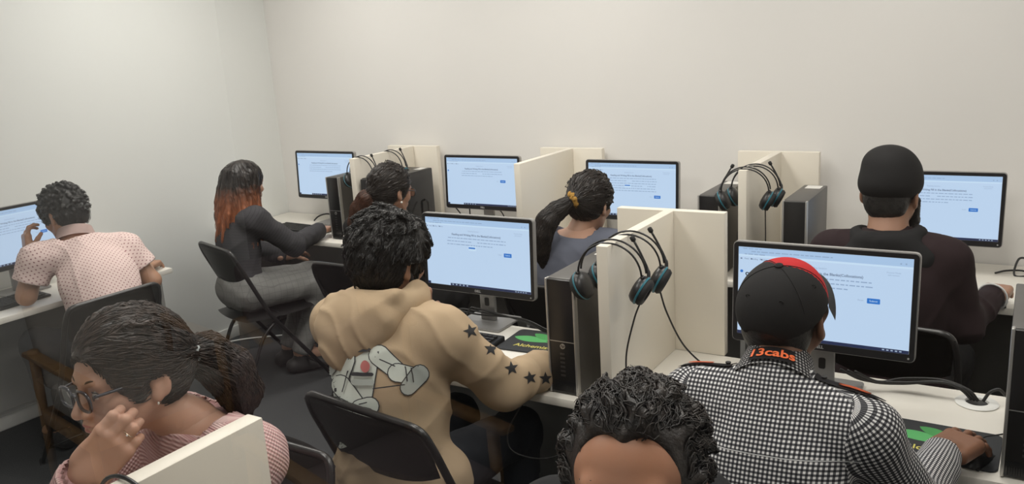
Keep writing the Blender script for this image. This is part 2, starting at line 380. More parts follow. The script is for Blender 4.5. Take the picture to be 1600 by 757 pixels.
# ------------------------------------------------------------------ upright computers
m_case = mat('case_grey', (.10, .095, .09), .42, metal=.3); m_front = mat('case_front_black', (.012, .012, .013), .28); m_top = mat('case_top', (.14, .135, .125), .45, metal=.3)
m_label = mat('paper_label', (.72, .70, .66), .6)
TW, TD, TH = .1, .385, .371
def tower():
    t = empty('desktop_computer')
    B().box((-TW / 2, .012, .004), (TW / 2, TD, TH), .004).obj('case', m_case, t)
    fr = B().box((-TW / 2 + .006, 0, .004), (TW / 2 - .006, .02, TH - .002), .003).obj('front_panel', m_front, t)
    for s in (-1, 1): B().box((s * (TW / 2 - .004) - .004, -.003, .002), (s * (TW / 2 - .004) + .004, .02, TH + .001), .003).obj('side_strip', m_alu, t)
    B().box((-TW / 2 + .007, -.0015, .172), (TW / 2 - .007, 0, .174)).obj('drive_seam', m_alu, fr)
    b = B()
    for k in range(14): b.box((-.036 + k * .0052, -.0015, .01), (-.034 + k * .0052, 0.001, .03))
    b.obj('vent', m_black, fr)
    b = B()
    for k in range(6): b.box((-.008, -.0015, .06 + k * .014), (.008, 0, .066 + k * .014))
    b.obj('port', mat('port_metal', (.12, .12, .12), .3, metal=.8), fr)
    sx = Matrix.Rotation(PI / 2, 4, 'X')
    B().lathe([(.0085, 0), (.0085, .002)], 20, Matrix.Translation((.002, 0, .158)) @ sx).obj('logo_disc', m_alu, fr)
    me = text_mesh('hp', .013, .0002, bold=.0003, shear=.25); me.transform(Matrix.Translation((.002, -.0022, .159)) @ sx); mesh_obj('logo_lettering', me, m_black, fr)
    B().box((-.03, .30, TH), (.035, .37, TH + .0006)).obj('top_label', m_label, t)
    b = B().box((TW / 2, .25, .08), (TW / 2 + .002, .262, .16), .0008); b.obj('side_latch', m_black, t)
    for x in (-.035, .035):
        for y in (.04, .34): B().lathe([(.008, 0), (.008, .005)], 10, Matrix.Translation((x, y, 0))).obj('foot', m_rubber, t)
    return t
tw = tower()
tl = [((-3.46, 3.535), 'slim black upright computer at the elbow of the grey-jacket woman'), ((-1.185, 3.478), 'slim upright computer left of the back-row divider with a headset'), ((-.812, 3.44), 'slim upright computer right of the headset divider with a label on top'),
      ((-1.182, 2.108), 'large-looking upright computer at the hand of the beige-hoodie man'), ((.037, 2.105), 'upright computer cut by the right picture edge beside the mouse pad')]
for i, (p, l) in enumerate(tl):
    o = tw if i == 0 else copy_tree(tw)
    place(o, (p[0], p[1], ZD + .001), 0); tag(o, l, 'computer', 'slim upright computers')
t = empty('computer_case', (-3.125, 3.52, ZD + .001), 0, 'big glossy black computer case behind the woman with glasses and ponytail', 'computer')
m_gloss = mat('gloss_black', (.012, .012, .013), .12, spec=.6)
B().box((-.09, 0, .008), (.09, .42, .375), .004).obj('case', m_gloss, t)
B().box((-.088, -.02, .008), (.088, .002, .375), .008).obj('front_panel', m_black, t)
B().box((-.088, .0, .372), (.088, .415, .377), .001).obj('top_panel', mat('case_top_dark', (.035, .035, .035), .4), t)
B().box((.02, .33, .3775), (.07, .40, .378)).obj('top_label', m_label, t)
b = B().tube(fillet([(.092, .33, .10), (.11, .33, .11), (.11, .33, .19), (.092, .33, .20)], .02), .006); b.obj('side_handle', m_black, t)
for x in (-.07, .07):
    for y in (.04, .36): B().lathe([(.012, 0), (.012, .01)], 12, Matrix.Translation((x, y, -.001))).obj('foot', m_rubber, t)

# ------------------------------------------------------------------ folding chairs
def folding_chair():
    """local: sitter faces +y"""
    t = empty('folding_chair'); W = .225; r = .0115
    loop = fillet([(-W, .26, .008), (-W, -.06, .47), (-W + .004, -.20, .80), (-W + .02, -.222, .865), (W - .02, -.222, .865), (W - .004, -.20, .80), (W, -.06, .47), (W, .26, .008)], .07, 6)
    B().tube(loop, r, 8).obj('front_frame', m_blackm, t, sm=True)
    W2 = W - .026
    rear = fillet([(-W2, -.25, .008), (-W2, -.10, .36), (-W2, .02, .44), (W2, .02, .44), (W2, -.10, .36), (W2, -.25, .008)], .08, 6)
    B().tube(rear, r * .95, 8).obj('rear_frame', m_blackm, t, sm=True)
    B().tube([(-W2, -.22, .085), (W2, -.22, .085)], .008).obj('rear_crossbar', m_blackm, t, sm=True)
    B().tube([(-W, .195, .10), (W, .195, .10)], .008).obj('front_crossbar', m_blackm, t, sm=True)
    def back(u, v):
        x = (u - .5) * 2; wv = W * (.90 + .08 * v); a = abs(x)
        zb = .665 + .035 * a ** 3; zt = .872 - .028 * a ** 4
        return (x * wv, -.165 - .058 * v - .03 * (1 - a * a), zb + (zt - zb) * v)
    B().grid(back, 16, 8, .016).obj('backrest', m_vinyl, t, sm=True)
    def seat(u, v):
        x = (u - .5) * 2; y = (v - .5) * 2; k = .96 if y < 0 else 1
        e = max(abs(x), abs(y)); sx = x * math.sqrt(max(1 - .22 * y * y, 0)); sy = y * math.sqrt(max(1 - .22 * x * x, 0))
        return (sx * .225 * k, .02 + sy * .225, .452 - .010 * (1 - x * x) * (1 - y * y) - .006 * e ** 6)
    B().grid(seat, 14, 14, .02).obj('seat', m_vinyl, t, sm=True)
    for p in ((-W, .262), (W, .262), (-W2, -.252), (W2, -.252)): B().lathe([(.014, 0), (.015, .02), (.012, .03)], 10, Matrix.Translation((p[0], p[1], 0))).obj('foot_cap', m_rubber, t)
    return t
fc = folding_chair()
def yaw_to(dx, dy): return math.atan2(dy, dx) - PI / 2           # rotation that turns +y to (dx, dy)
chairs = [((-3.64, 3.06), yaw_to(.28, .96), 'black folding chair under the grey-jacket woman by the left wall'),
          ((-2.70, 3.0), yaw_to(0, 1), 'black folding chair under the woman with glasses and ponytail'),
          ((-1.62, 3.02), yaw_to(0, 1), 'black folding chair under the hair-scrunchie woman'),
          ((-.36, 3.04), yaw_to(.1, 1), 'black folding chair under the black-hatted man behind the right monitor'),
          ((-1.475, 1.765), yaw_to(.12, 1), 'black folding chair with wide backrest behind the beige-hoodie man'),
          ((-.40, 1.65), yaw_to(0, 1), 'black folding chair under the checked-shirt man'),
          ((-3.60, 2.06), yaw_to(-1, .05), 'black folding chair behind the pink-polo man'),
          ((-1.63, 1.12), yaw_to(0, -1), 'black folding chair whose shiny curved back shows right of the pink-sweater woman'),
          ((-.43, 1.09), yaw_to(0, -1), 'black folding chair under the dark-haired man facing the glass')]
CH = {}
for i, (p, rz, l) in enumerate(chairs):
    o = fc if i == 0 else copy_tree(fc)
    place(o, (p[0], p[1], 0), rz); o.scale = (1.12, 1, .99) if i == 4 else (1, 1, .96); tag(o, l, 'chair', 'black folding chairs')

# ------------------------------------------------------------------ headsets hung over dividers
m_hs = mat('headset_black', (.014, .014, .015), .35); m_pad = mat('ear_pad', (.012, .012, .012), .7, bump=(200, .2)); m_teal = mat('teal_ring', (.035, .19, .25), .35); m_cable = mat('cable_black', (.012, .012, .012), .45)
def headset(boom=1):
    """local: origin on the divider's top edge, divider along y; the band hangs over it"""
    t = empty('headset'); R = .098
    def arc(y, rr, a0, a1, n=22, zo=-.075): return [(rr * math.cos(a0 + (a1 - a0) * k / n), y, zo + rr * 1.0 * math.sin(a0 + (a1 - a0) * k / n)) for k in range(n + 1)]
    b = B().tube(arc(-.013, R, math.radians(4), math.radians(176)), .0032, 6)
    b.tube(arc(.017, R + .004, math.radians(4), math.radians(176)), .0032, 6); b.obj('headband', m_hs, t, sm=True)
    for s in (1, -1):
        y = Matrix.Translation((s * (.092), 0, -.115)) @ Matrix.Rotation(math.radians(-s * 62), 4, 'Y') @ Matrix.Rotation(math.radians(25), 4, 'Z')
        c = B().lathe([(.012, .026), (.034, .022), (.042, .012), (.044, .002), (.043, -.004)], 24, y).obj('ear_cup', m_hs, t, auto=50)
        B().lathe([(.0435, .0015), (.0455, .0), (.0435, -.0045), (.040, -.0045)], 24, y).obj('teal_ring', m_teal, c, auto=50)
        B().lathe([(.040, -.004), (.042, -.012), (.036, -.021), (.022, -.022), (.018, -.012)], 24, y).obj('ear_pad', m_pad, c, auto=60)
        B().tube(spline([(s * .099, -.013, -.070), (s * .108, .002, -.095), (s * .103, .002, -.115)]), .007, 8).obj('yoke', m_hs, t, sm=True)
    bx = boom
    if not boom: return t
    B().tube(spline([(bx * .10, .0, -.115), (bx * .108, .02, -.07), (bx * .085, .03, -.02), (bx * .062, .034, .02)]), [.0055] * 10 + [.0035] * 15, 8).obj('mic_boom', m_hs, t, sm=True)
    B().lathe([(.003, -.008), (.0075, -.004), (.0075, .008), (.004, .011)], 12, Matrix.Translation((bx * .058, .036, .026)) @ Matrix.Rotation(math.radians(-30 * bx), 4, 'Y')).obj('mic_tip', m_pad, t, auto=50)
    return t
h1 = headset(1); h2 = headset(-1); h3 = headset(0)
hs = [(h1, (-1.02, 2.13), 4, 'black headset with teal rings nearest the front of the middle divider'), (h1, (-1.012, 2.245), 8, 'black headset with teal rings behind the first one on the middle divider'),
      (h2, (-1.03, 3.49), 10, 'black headset with upright mic nearest the front of the divider between two upright computers'), (h1, (-1.012, 3.575), 6, 'black headset second from the front on the divider between two upright computers'),
      (h1, (-3.24, 3.55), 0, 'black headset nearest the front on the far left divider'), (h1, (-3.235, 3.80), 2, 'black headset at the rear of the far left divider above the black case'),
      (h3, (-1.072, .60), -3, 'black headset band on the cream divider at the bottom left')]
used = set()
for src, p, rz, l in hs:
    o = src if id(src) not in used else copy_tree(src); used.add(id(src))
    place(o, (p[0], p[1], ZT + .0005 - .0225 + .001), math.radians(rz)); tag(o, l, 'headset', 'headsets hung on the dividers')

# ------------------------------------------------------------------ mouse pads, mice, keyboards
m_padc = mat('mouse_pad_cloth', (.045, .047, .05), .85, spec=.2, bump=(600, .2)); m_leaf = mat('leaf_print', (.10, .42, .13), .7); m_leaf2 = mat('leaf_print_dark', (.06, .30, .08), .7); m_yel = mat('yellow_print', (.62, .56, .12), .7)
def leaf(b, c, ang, L, Wd, z):
    pts = [];
    for k in range(13): t_ = k / 12; pts.append((L * (t_ - .5), Wd * math.sin(PI * t_ ** .8)))
    for k in range(1, 12): t_ = 1 - k / 12; pts.append((L * (t_ - .5), -Wd * .8 * math.sin(PI * t_ ** .8)))
    b.prism(pts, z, z + .0002, Matrix.Translation((*c, 0)) @ Matrix.Rotation(math.radians(ang), 4, 'Z'))
def mouse_pad(x, y, rz, label):
    t = empty('mouse_pad', (x, y, ZD + .0012), rz, label, 'mouse pad', 'mouse pads with a green leaf logo')
    p = B().prism(rpoly(.27, .215, .022), 0, .0035, None, .001).obj('pad', m_padc, t)
    for c, a, L, Wd, z, m in (((-.045, .012), -8, .15, .030, .0036, m_leaf), ((.03, .04), 28, .10, .026, .0038, m_leaf), ((-.01, .045), -30, .11, .024, .0040, m_leaf2)):
        b = B(); leaf(b, c, a, L, Wd, z); b.obj('leaf_print', m, p)
    me = text_mesh('Alchemist', .036, .0001, bold=.0005); me.transform(Matrix.Translation((-.01, -.052, .0038))); mesh_obj('logo_lettering', me, m_yel, p)
    return t
mouse_pad(-.15, 2.225, math.radians(-1.5), 'black mouse pad with green leaf logo under the checked-shirt hand')
mouse_pad(-1.475, 2.475, math.radians(4), 'black mouse pad with green leaf logo beside the middle-row upright computer')
def mouse(x, y, rz, label):
    t = empty('computer_mouse', (x, y, ZD), rz, label, 'mouse', 'black computer mice')
    def f(u, v):
        a = PI * u; y_ = (v - .5) * 2; rr = math.sqrt(max(1 - abs(y_) ** 2.6, 0.0)); return (.031 * math.cos(a) * (.35 + .65 * rr), y_ * .056, .004 + .034 * math.sin(a) ** .7 * rr)
    B().grid(f, 14, 14).obj('mouse_shell', m_black, t, sm=True)
    B().box((-.029, -.05, .0005), (.029, .05, .007), .002).obj('mouse_base', m_black, t)
    B().lathe([(.008, -.003), (.009, 0), (.008, .003)], 14, Matrix.Translation((0, .032, .030)) @ Matrix.Rotation(PI / 2, 4, 'Y')).obj('scroll_wheel', m_rubber, t)
    B().tube(spline([(0, .056, .008), (-.005, .09, .006), (-.03, .13, .005), (.0, .19, .005), (-.01, .26, .005)]), .002, 6).obj('mouse_cable', m_cable, t, sm=True)
mouse(-.068, 2.165, math.radians(-18), 'black mouse under the hand of the checked-shirt man')
mouse(-1.36, 2.36, math.radians(-20), 'black mouse near the hand of the beige-hoodie man')
mouse(-3.55, 3.66, math.radians(-5), 'black mouse beside the keyboard in the far left corner')
mouse(-.075, 3.50, math.radians(3), 'black mouse under the hand of the black-hatted man')
m_key = mat('key_black', (.02, .02, .021), .5)
def keyboard(x, y, rz, label):
    t = empty('keyboard', (x, y, ZD + .001), rz, label, 'keyboard', 'black keyboards')
    B().prism([(-.078, 0), (.078, 0), (.078, .022), (.0, .016), (-.078, .011)], -.225, .225, Matrix.Rotation(PI / 2, 4, 'Z') @ Matrix.Rotation(PI / 2, 4, 'X'), .003).obj('keyboard_base', m_black, t)
    kb = B()
    for row in range(6):
        x_ = -.212; yy = -.058 + row * .0212
        while x_ < .205:
            if row == 0 and -.13 < x_ < -.04: wd = .11
            else: wd = .0165
            zz = .0115 + (yy + .078) / .156 * .011
            kb.box((x_, yy - .0075, zz), (x_ + wd, yy + .0075, zz + .007), .0)
            x_ += wd + .0028
            if abs(x_ - .078) < .01 or abs(x_ - .135) < .01: x_ += .008
    kb = kb.obj('key_field', m_key, t); kb['kind'] = 'stuff'
    return t
keyboard(-3.88, 3.655, math.radians(-4), 'black keyboard in front of the far left corner monitor')
keyboard(-1.83, 2.36, math.radians(0), 'black keyboard in front of the beige-hoodie man')
keyboard(-.52, 2.24, math.radians(0), 'black keyboard in front of the red and black cap man')
keyboard(-4.11, 1.90, math.radians(92), 'black keyboard on the left wall desk at the left picture edge')
keyboard(-.42, 3.62, math.radians(0), 'black keyboard in front of the black-hatted man')
keyboard(-2.66, 3.60, math.radians(0), 'black keyboard in front of the woman with glasses')

# ------------------------------------------------------------------ cables
def cable(pts, label, r=.003, m=None, group='loose black cables on the desks'):
    o = B().tube(spline(pts, 8), r, 6).obj('cable', m or m_cable, None, sm=True); return tag(o, label, 'cable', group)
zd = ZD + .004
cable([(-.925, 2.125, 1.06), (-.945, 2.115, 1.0), (-.975, 2.12, .88), (-.99, 2.17, zd + .01), (-.97, 2.2, zd), (-.93, 2.24, zd)], 'thin headset cable hanging down the middle divider', .0028)
cable([(-.915, 2.24, 1.06), (-.90, 2.26, .98), (-.87, 2.32, .86), (-.80, 2.36, .775), (-.74, 2.38, zd), (-.68, 2.40, zd)], 'headset cable sagging from the middle divider to the checked-shirt desk', .0028)
cable([(-.80, 2.36, zd + .006), (-.775, 2.43, zd + .03), (-.72, 2.45, zd + .02), (-.66, 2.43, zd), (-.56, 2.46, zd)], 'short looped cable at the foot of the middle back panel', .003)
cable([(-.955, 3.53, 1.07), (-.95, 3.52, .95), (-.95, 3.53, .82), (-.94, 3.55, zd), (-.92, 3.6, zd)], 'thin headset cable on the divider between two upright computers', .0028)
for k, (dx, dz) in enumerate(((0, 0), (.02, .004), (-.02, .002))):
    cable([(-.42 + dx, 2.46, .80), (-.36 + dx, 2.50 + dz, .76), (-.28, 2.53 + dx * .4, .755 + dz * 3), (-.18, 2.535 + dx * .3, .775 + dz), (-.12 + dx * .5, 2.53, .765), (-.09 + dx * .4, 2.525, ZD + .008)], ('highest', 'middle', 'lowest')[k] + ' of three thick black cables running into the white desk grommet', .0045)
cable([(-.07, 2.527, ZD + .008), (-.055, 2.535, .765), (-.035, 2.54, .775), (-.02, 2.55, .76), (-.0, 2.56, zd)], 'short thick cable arching out of the white desk grommet', .0045)
for k in range(3): cable([(-2.05 + .08 * k, 2.585, zd), (-1.95 + .05 * k, 2.57, .775 + .006 * k), (-1.82, 2.58, .765 + .012 * k), (-1.62, 2.585, .77 - .004 * k), (-1.50, 2.57, zd + .012 - .006 * k), (-1.40 + .03 * k, 2.55 - .02 * k, zd)], ('upper', 'middle', 'lower')[k] + ' black cable behind the middle-row monitor stand of the hoodie man', .0035)
cable([(-3.77, 3.90, .95), (-3.775, 3.91, .88), (-3.76, 3.935, .84), (-3.74, 3.95, .80), (-3.73, 3.97, zd)], 'black video cable under the far left monitor', .0035)
cable([(-4.02, 3.90, zd), (-4.0, 3.93, .76), (-3.95, 3.96, .772), (-3.89, 3.97, .757), (-3.85, 3.98, zd)], 'black cable loop beside the far left monitor base', .0048)
cable([(-2.62, 3.90, .95), (-2.61, 3.93, .90), (-2.56, 3.94, .86), (-2.54, 3.96, .78), (-2.53, 3.98, zd)], 'black video cable under the monitor behind the hoodie man', .0035)
cable([(-2.83, 3.94, .98), (-2.80, 3.95, .93), (-2.79, 3.95, .86), (-2.80, 3.96, zd)], 'black cable beside the big computer case', .004)
cable([(-2.92, 3.94, .90), (-2.88, 3.95, .86), (-2.84, 3.96, .80), (-2.80, 3.98, zd)], 'black cable at the rear corner of the big computer case', .004)
cable([(-.10, 3.93, zd), (-.06, 3.96, .74), (.0, 3.97, .742), (.02, 3.93, zd), (-.03, 3.92, zd), (-.02, 3.97, .79), (.01, 3.97, .79), (.02, 3.95, zd)], 'bundled black cable behind the hand of the black-hatted man', .0045)
cable([(-3.22, 3.97, .55), (-3.6, 3.92, .50), (-3.62, 3.9, .40), (-3.60, 3.9, .2), (-3.6, 3.9, .01)], 'grey power cord hanging under the far left desk', .004)
cable([(-4.44, 2.95, .006), (-4.38, 3.1, .006), (-4.42, 3.3, .006), (-4.35, 3.45, .006), (-4.20, 3.58, .006), (-4.1, 3.66, .006)], 'white cord lying on the dark floor along the left wall', .006, mat('white_cord', (.75, .75, .73), .5), None)
cable([(-1.30, 2.04, .70), (-1.33, 2.0, .62), (-1.30, 1.98, .57), (-1.2, 2.0, .56), (-1.1, 2.05, .60)], 'thin cable loop hanging below the middle-row desk edge', .0025)
# ------------------------------------------------------------------ smooth solids (signed distance grids -> quads)
def V(*a): return np.array(a, dtype=np.float32)
def unit(v):
    v = np.asarray(v, dtype=np.float32); return v / (np.linalg.norm(v) + 1e-9)
class S:
    def __init__(s, lo, hi, h):
        s.lo = np.array(lo, np.float32); s.h = h; s.n = np.ceil((np.array(hi) - s.lo) / h).astype(int) + 1
        s.F = np.full(s.n, .3, np.float32)
        s.ax = [s.lo[i] + h * np.arange(s.n[i], dtype=np.float32) for i in range(3)]
    def blk(s, lo, hi):
        a = np.clip(np.floor((np.array(lo) - s.lo) / s.h).astype(int), 0, s.n); b = np.clip(np.ceil((np.array(hi) - s.lo) / s.h).astype(int) + 1, 0, s.n)
        if np.any(b <= a): return None
        sl = tuple(slice(a[i], b[i]) for i in range(3))
        return sl, s.ax[0][sl[0]][:, None, None], s.ax[1][sl[1]][None, :, None], s.ax[2][sl[2]][None, None, :]
    def _op(s, lo, hi, fn, k, sub=False):
        pad = k + 3.5 * s.h
        r = s.blk(np.array(lo) - pad, np.array(hi) + pad)
        if r is None: return
        sl, X, Y, Z = r; d = fn(X, Y, Z); F = s.F[sl]
        if sub:
            d = -d; hh = np.maximum(k - np.abs(F - d), 0); s.F[sl] = np.maximum(F, d) + (hh * hh / (4 * k) if k > 0 else 0)
        else:
            hh = np.maximum(k - np.abs(F - d), 0); s.F[sl] = np.minimum(F, d) - (hh * hh / (4 * k) if k > 0 else 0)
    def cone(s, a, b, ra, rb, k=.02, flat=None, sub=False):
        a = np.asarray(a, np.float32); b = np.asarray(b, np.float32); ba = b - a; L = float(ba @ ba) + 1e-9; R = max(ra, rb)
        def fn(X, Y, Z):
            px, py, pz = X - a[0], Y - a[1], Z - a[2]
            t = np.clip((px * ba[0] + py * ba[1] + pz * ba[2]) / L, 0, 1)
            qx, qy, qz = px - t * ba[0], py - t * ba[1], pz - t * ba[2]
            if flat is not None:
                u, f = flat; c = (qx * u[0] + qy * u[1] + qz * u[2]) * (f - 1); qx = qx + c * u[0]; qy = qy + c * u[1]; qz = qz + c * u[2]
            return np.sqrt(qx * qx + qy * qy + qz * qz) - (ra + (rb - ra) * t)
        s._op(np.minimum(a, b) - R, np.maximum(a, b) + R, fn, k, sub); return s
    def chain(s, pts, rs, k=.01, **kw):
        for i in range(len(pts) - 1): s.cone(pts[i], pts[i + 1], rs[i], rs[i + 1], k, **kw)
        return s
    def ell(s, c, r, k=.02, R=None, sub=False):
        c = np.asarray(c, np.float32); r = np.asarray(r, np.float32); m = float(r.max())
        def fn(X, Y, Z):
            px, py, pz = X - c[0], Y - c[1], Z - c[2]
            if R is not None: px, py, pz = (R[0, 0] * px + R[1, 0] * py + R[2, 0] * pz, R[0, 1] * px + R[1, 1] * py + R[2, 1] * pz, R[0, 2] * px + R[1, 2] * py + R[2, 2] * pz)
            k0 = np.sqrt((px / r[0]) ** 2 + (py / r[1]) ** 2 + (pz / r[2]) ** 2); k1 = np.sqrt((px / r[0] ** 2) ** 2 + (py / r[1] ** 2) ** 2 + (pz / r[2] ** 2) ** 2) + 1e-6
            return k0 * (k0 - 1) / k1
        s._op(c - m, c + m, fn, k, sub); return s
    def rbox(s, c, hd, rad, k=.01, R=None, sub=False):
        c = np.asarray(c, np.float32); m = float(np.linalg.norm(hd)) + rad
        def fn(X, Y, Z):
            px, py, pz = X - c[0], Y - c[1], Z - c[2]
            if R is not None: px, py, pz = (R[0, 0] * px + R[1, 0] * py + R[2, 0] * pz, R[0, 1] * px + R[1, 1] * py + R[2, 1] * pz, R[0, 2] * px + R[1, 2] * py + R[2, 2] * pz)
            qx, qy, qz = np.abs(px) - hd[0], np.abs(py) - hd[1], np.abs(pz) - hd[2]
            return np.sqrt(np.maximum(qx, 0) ** 2 + np.maximum(qy, 0) ** 2 + np.maximum(qz, 0) ** 2) + np.minimum(np.maximum(np.maximum(qx, qy), qz), 0) - rad
        s._op(c - m, c + m, fn, k, sub); return s
    def cut(s, p, n, rad, k=.0):
        """remove what lies on the +n side of the plane, within rad of p"""
        p = np.asarray(p, np.float32); n = unit(n); r = s.blk(p - rad, p + rad)
        if r is None: return s
        sl, X, Y, Z = r; d = (X - p[0]) * n[0] + (Y - p[1]) * n[1] + (Z - p[2]) * n[2]
        far = ((X - p[0]) ** 2 + (Y - p[1]) ** 2 + (Z - p[2]) ** 2) > rad * rad
        s.F[sl] = np.where(far, s.F[sl], np.maximum(s.F[sl], d)); return s
    def fold(s, amp, f, seed=0, lo=None, hi=None):
        X, Y, Z = np.meshgrid(*s.ax, indexing='ij', sparse=True); q = seed * 1.7
        w = np.sin(f * (X * .9 + Z * 1.1) + 2.2 * np.sin(f * .55 * (Y + .4 * Z) + q) + q) * np.sin(f * (Z * .8 - .7 * Y) + 1.9 * np.sin(f * .5 * (X - .3 * Z) + 2 * q))
        w = w + .5 * np.sin(1.9 * f * (Y * .7 + Z * .6 - X * .5) + 2 * np.sin(f * .8 * X + q))
        a1 = f * .8 * (Z * .9 + X * .5 - Y * .35) + 2.4 * np.sin(f * .33 * (X + Y) + q) + 1.1 * np.sin(f * .7 * (Y - X) + 3 * q); a2 = f * .55 * (Z * .5 - X * .8 + Y * .6) + 2.0 * np.sin(f * .4 * (Z - Y) + 2.1 * q)
        msk = .5 + .5 * np.sin(f * .31 * (Z + .6 * X) + q) * np.sin(f * .27 * (Y - .5 * Z) + 1.3 + q)
        w = .55 * w + 1.5 * (1 - np.abs(np.sin(a1))) ** 3 * msk + 1.2 * (1 - np.abs(np.sin(a2))) ** 3 * (1 - msk) - .35
        s.F -= amp * w.astype(np.float32); return s
    def mesh(s):
        F = s.F; n = F.shape; ins = F < 0
        c = [(i, j, k) for i in (0, 1) for j in (0, 1) for k in (0, 1)]
        def cs(o, A=F): return A[o[0]:n[0] - 1 + o[0], o[1]:n[1] - 1 + o[1], o[2]:n[2] - 1 + o[2]]
        cnt = sum(cs(o, ins).astype(np.int8) for o in c); act = (cnt > 0) & (cnt < 8)
        I = np.argwhere(act); idx = np.full(act.shape, -1, np.int64); idx[act] = np.arange(len(I))
        val = {o: cs(o)[act] for o in c}
        acc = np.zeros((len(I), 3)); num = np.zeros(len(I))
        for a in c:
            for ax in range(3):
                if a[ax]: continue
                b = list(a); b[ax] = 1; b = tuple(b); va, vb = val[a], val[b]; x = (va < 0) != (vb < 0)
                t = np.where(x, va / np.where(x, va - vb, 1), 0)
                for d in range(3): acc[:, d] += np.where(x, a[d] + (t if d == ax else 0), 0)
                num += x
        P = (I + acc / num[:, None]) * s.h + s.lo
        quads = []
        for ax in range(3):
            u, v = [(1, 2), (2, 0), (0, 1)][ax]
            A = [slice(1, n[i] - 1) for i in range(3)]; A[ax] = slice(0, n[ax] - 1); Bs = list(A); Bs[ax] = slice(1, n[ax])
            fa, fb = ins[tuple(A)], ins[tuple(Bs)]
            E = np.argwhere(fa != fb); off = np.array([1, 1, 1]); off[ax] = 0; E = E + off
            flip = ins[E[:, 0], E[:, 1], E[:, 2]]
            q = []
            for du, dv in ((1, 1), (0, 1), (0, 0), (1, 0)):
                e = E.copy(); e[:, u] -= du; e[:, v] -= dv; q.append(idx[e[:, 0], e[:, 1], e[:, 2]])
            Q = np.stack(q, 1); Q[~flip] = Q[~flip][:, ::-1]; quads.append(Q)
        return P, np.concatenate(quads)
def to_mesh(name, parts):
    """join (verts, faces) lists into one mesh"""
    vs, fs, off = [], [], 0
    for P, Q in parts: vs.append(P); fs.append(Q + off); off += len(P)
    P = np.concatenate(vs); me = bpy.data.meshes.new(name)
    nf = sum(len(q) for q in fs); tot = sum(q.size for q in fs)
    me.vertices.add(len(P)); me.vertices.foreach_set('co', P.astype(np.float32).ravel())
    me.loops.add(tot); me.loops.foreach_set('vertex_index', np.concatenate([q.ravel() for q in fs]).astype(np.int32))
    me.polygons.add(nf); st = np.concatenate([[0]] + [np.full(len(q), q.shape[1]) for q in fs]).cumsum()[:-1]
    me.polygons.foreach_set('loop_start', st.astype(np.int32))
    me.update(calc_edges=True); me.validate(); smooth(me); return me
def Rxyz(yaw=0, pitch=0, roll=0):
    """head frame: columns right, forward, up; yaw left+, pitch up+, roll to the right+ (degrees)"""
    return np.array(Matrix.Rotation(math.radians(yaw), 3, 'Z') @ Matrix.Rotation(math.radians(pitch), 3, 'X') @ Matrix.Rotation(math.radians(roll), 3, 'Y'), dtype=np.float32)

# ------------------------------------------------------------------ strands over a hair volume
def strands(P, Q, n, flow, L, r=.0016, steps=8, lift=.002, seed=0, keep=None, wav=0.0):
    bv = BVHTree.FromPolygons([Vector(p) for p in P], [tuple(q) for q in Q]); R = random.Random(seed); vs = []; fs = []
    C = P[Q[:, 0]]
    for _ in range(n * 3):
        if len(fs) >= n * steps * 3: break
        p = Vector(C[R.randrange(len(C))])
        if keep and not keep(p): continue
        LL = L * R.uniform(.55, 1.25); st = LL / steps; pts = []; ph = R.uniform(0, 6.28); side = R.uniform(-.25, .25)
        for i in range(steps + 1):
            q, nn, _, _ = bv.find_nearest(p)
            if q is None: break
            t = i / steps; pts.append(q + nn * (lift * math.sin(PI * min(t * 1.2, 1)) + lift * .4 + (lift * 2.0 * R.random() * t if t > .6 else 0)))
            d = Vector(flow(q)); d = d - nn * d.dot(nn)
            if d.length < 1e-5: break
            d.normalize(); sd = nn.cross(d); d = (d + sd * (side + wav * math.sin(ph + t * 9))).normalized(); p = q + d * st
        if len(pts) < 4: continue
        base = len(vs); prev = None; m = len(pts)
        for i, q in enumerate(pts):
            d = (pts[min(i + 1, m - 1)] - pts[max(i - 1, 0)]).normalized(); a = d.orthogonal().normalized() if prev is None else (prev - d * prev.dot(d)).normalized(); prev = a; b = d.cross(a)
            rr = r * (.35 + .65 * math.sin(PI * min(1, .15 + .85 * i / (m - 1)))) * R.uniform(.8, 1.2)
            for k in range(3): an = 2.094 * k; vs.append(q + (a * math.cos(an) + b * math.sin(an)) * rr)
        for i in range(m - 1):
            for k in range(3): A = base + i * 3; fs.append((A + k, A + (k + 1) % 3, A + 3 + (k + 1) % 3, A + 3 + k))
    return np.array(vs, np.float32).reshape(-1, 3), np.array(fs, np.int64).reshape(-1, 4)

# ------------------------------------------------------------------ anatomy
def spine(J):
    up = unit(J['N'] - J['P']); rt = unit(J['shR'] - J['shL']); rt = unit(rt - up * (rt @ up)); fw = np.cross(up, rt); return rt, fw, up
def torso(s, J, e=0, w=1, k=.06, bust=0, belly=0):
    rt, fw, up = spine(J); R = np.stack([rt, fw, up], 1); P, C, N = J['P'], J['C'], J['N']
    Wm = P * .5 + C * .5 - fw * .0
    s.ell(P, (.165 * w + e, .115 * w + e, .125 + e), k, R); s.ell(Wm + fw * belly * .5, (.142 * w + e, .10 * w + e + belly, .15 + e), k, R); s.ell(C, (.155 * w + e, .11 * w + e, .17 + e), k, R)
    U = N - up * .075 - fw * .01
    for sh in (J['shL'], J['shR']):
        s.cone(U, sh, .072 + e, .056 + e, k); s.cone(N - up * .015, sh * .72 + N * .28, .046 + e * .8, .046 + e, k)
    if bust:
        for sg in (-1, 1): s.ell(C + rt * sg * .07 + fw * .085 + up * .0, (.055 + e, .05 + e, .055 + e), .04, R)
    return s
def limb(s, a, b, c, r0, r1, r2, e=0, k=.03):
    s.cone(a, b, r0 + e, r1 + e, k); s.cone(b, c, r1 + e, r2 + e, k); return s
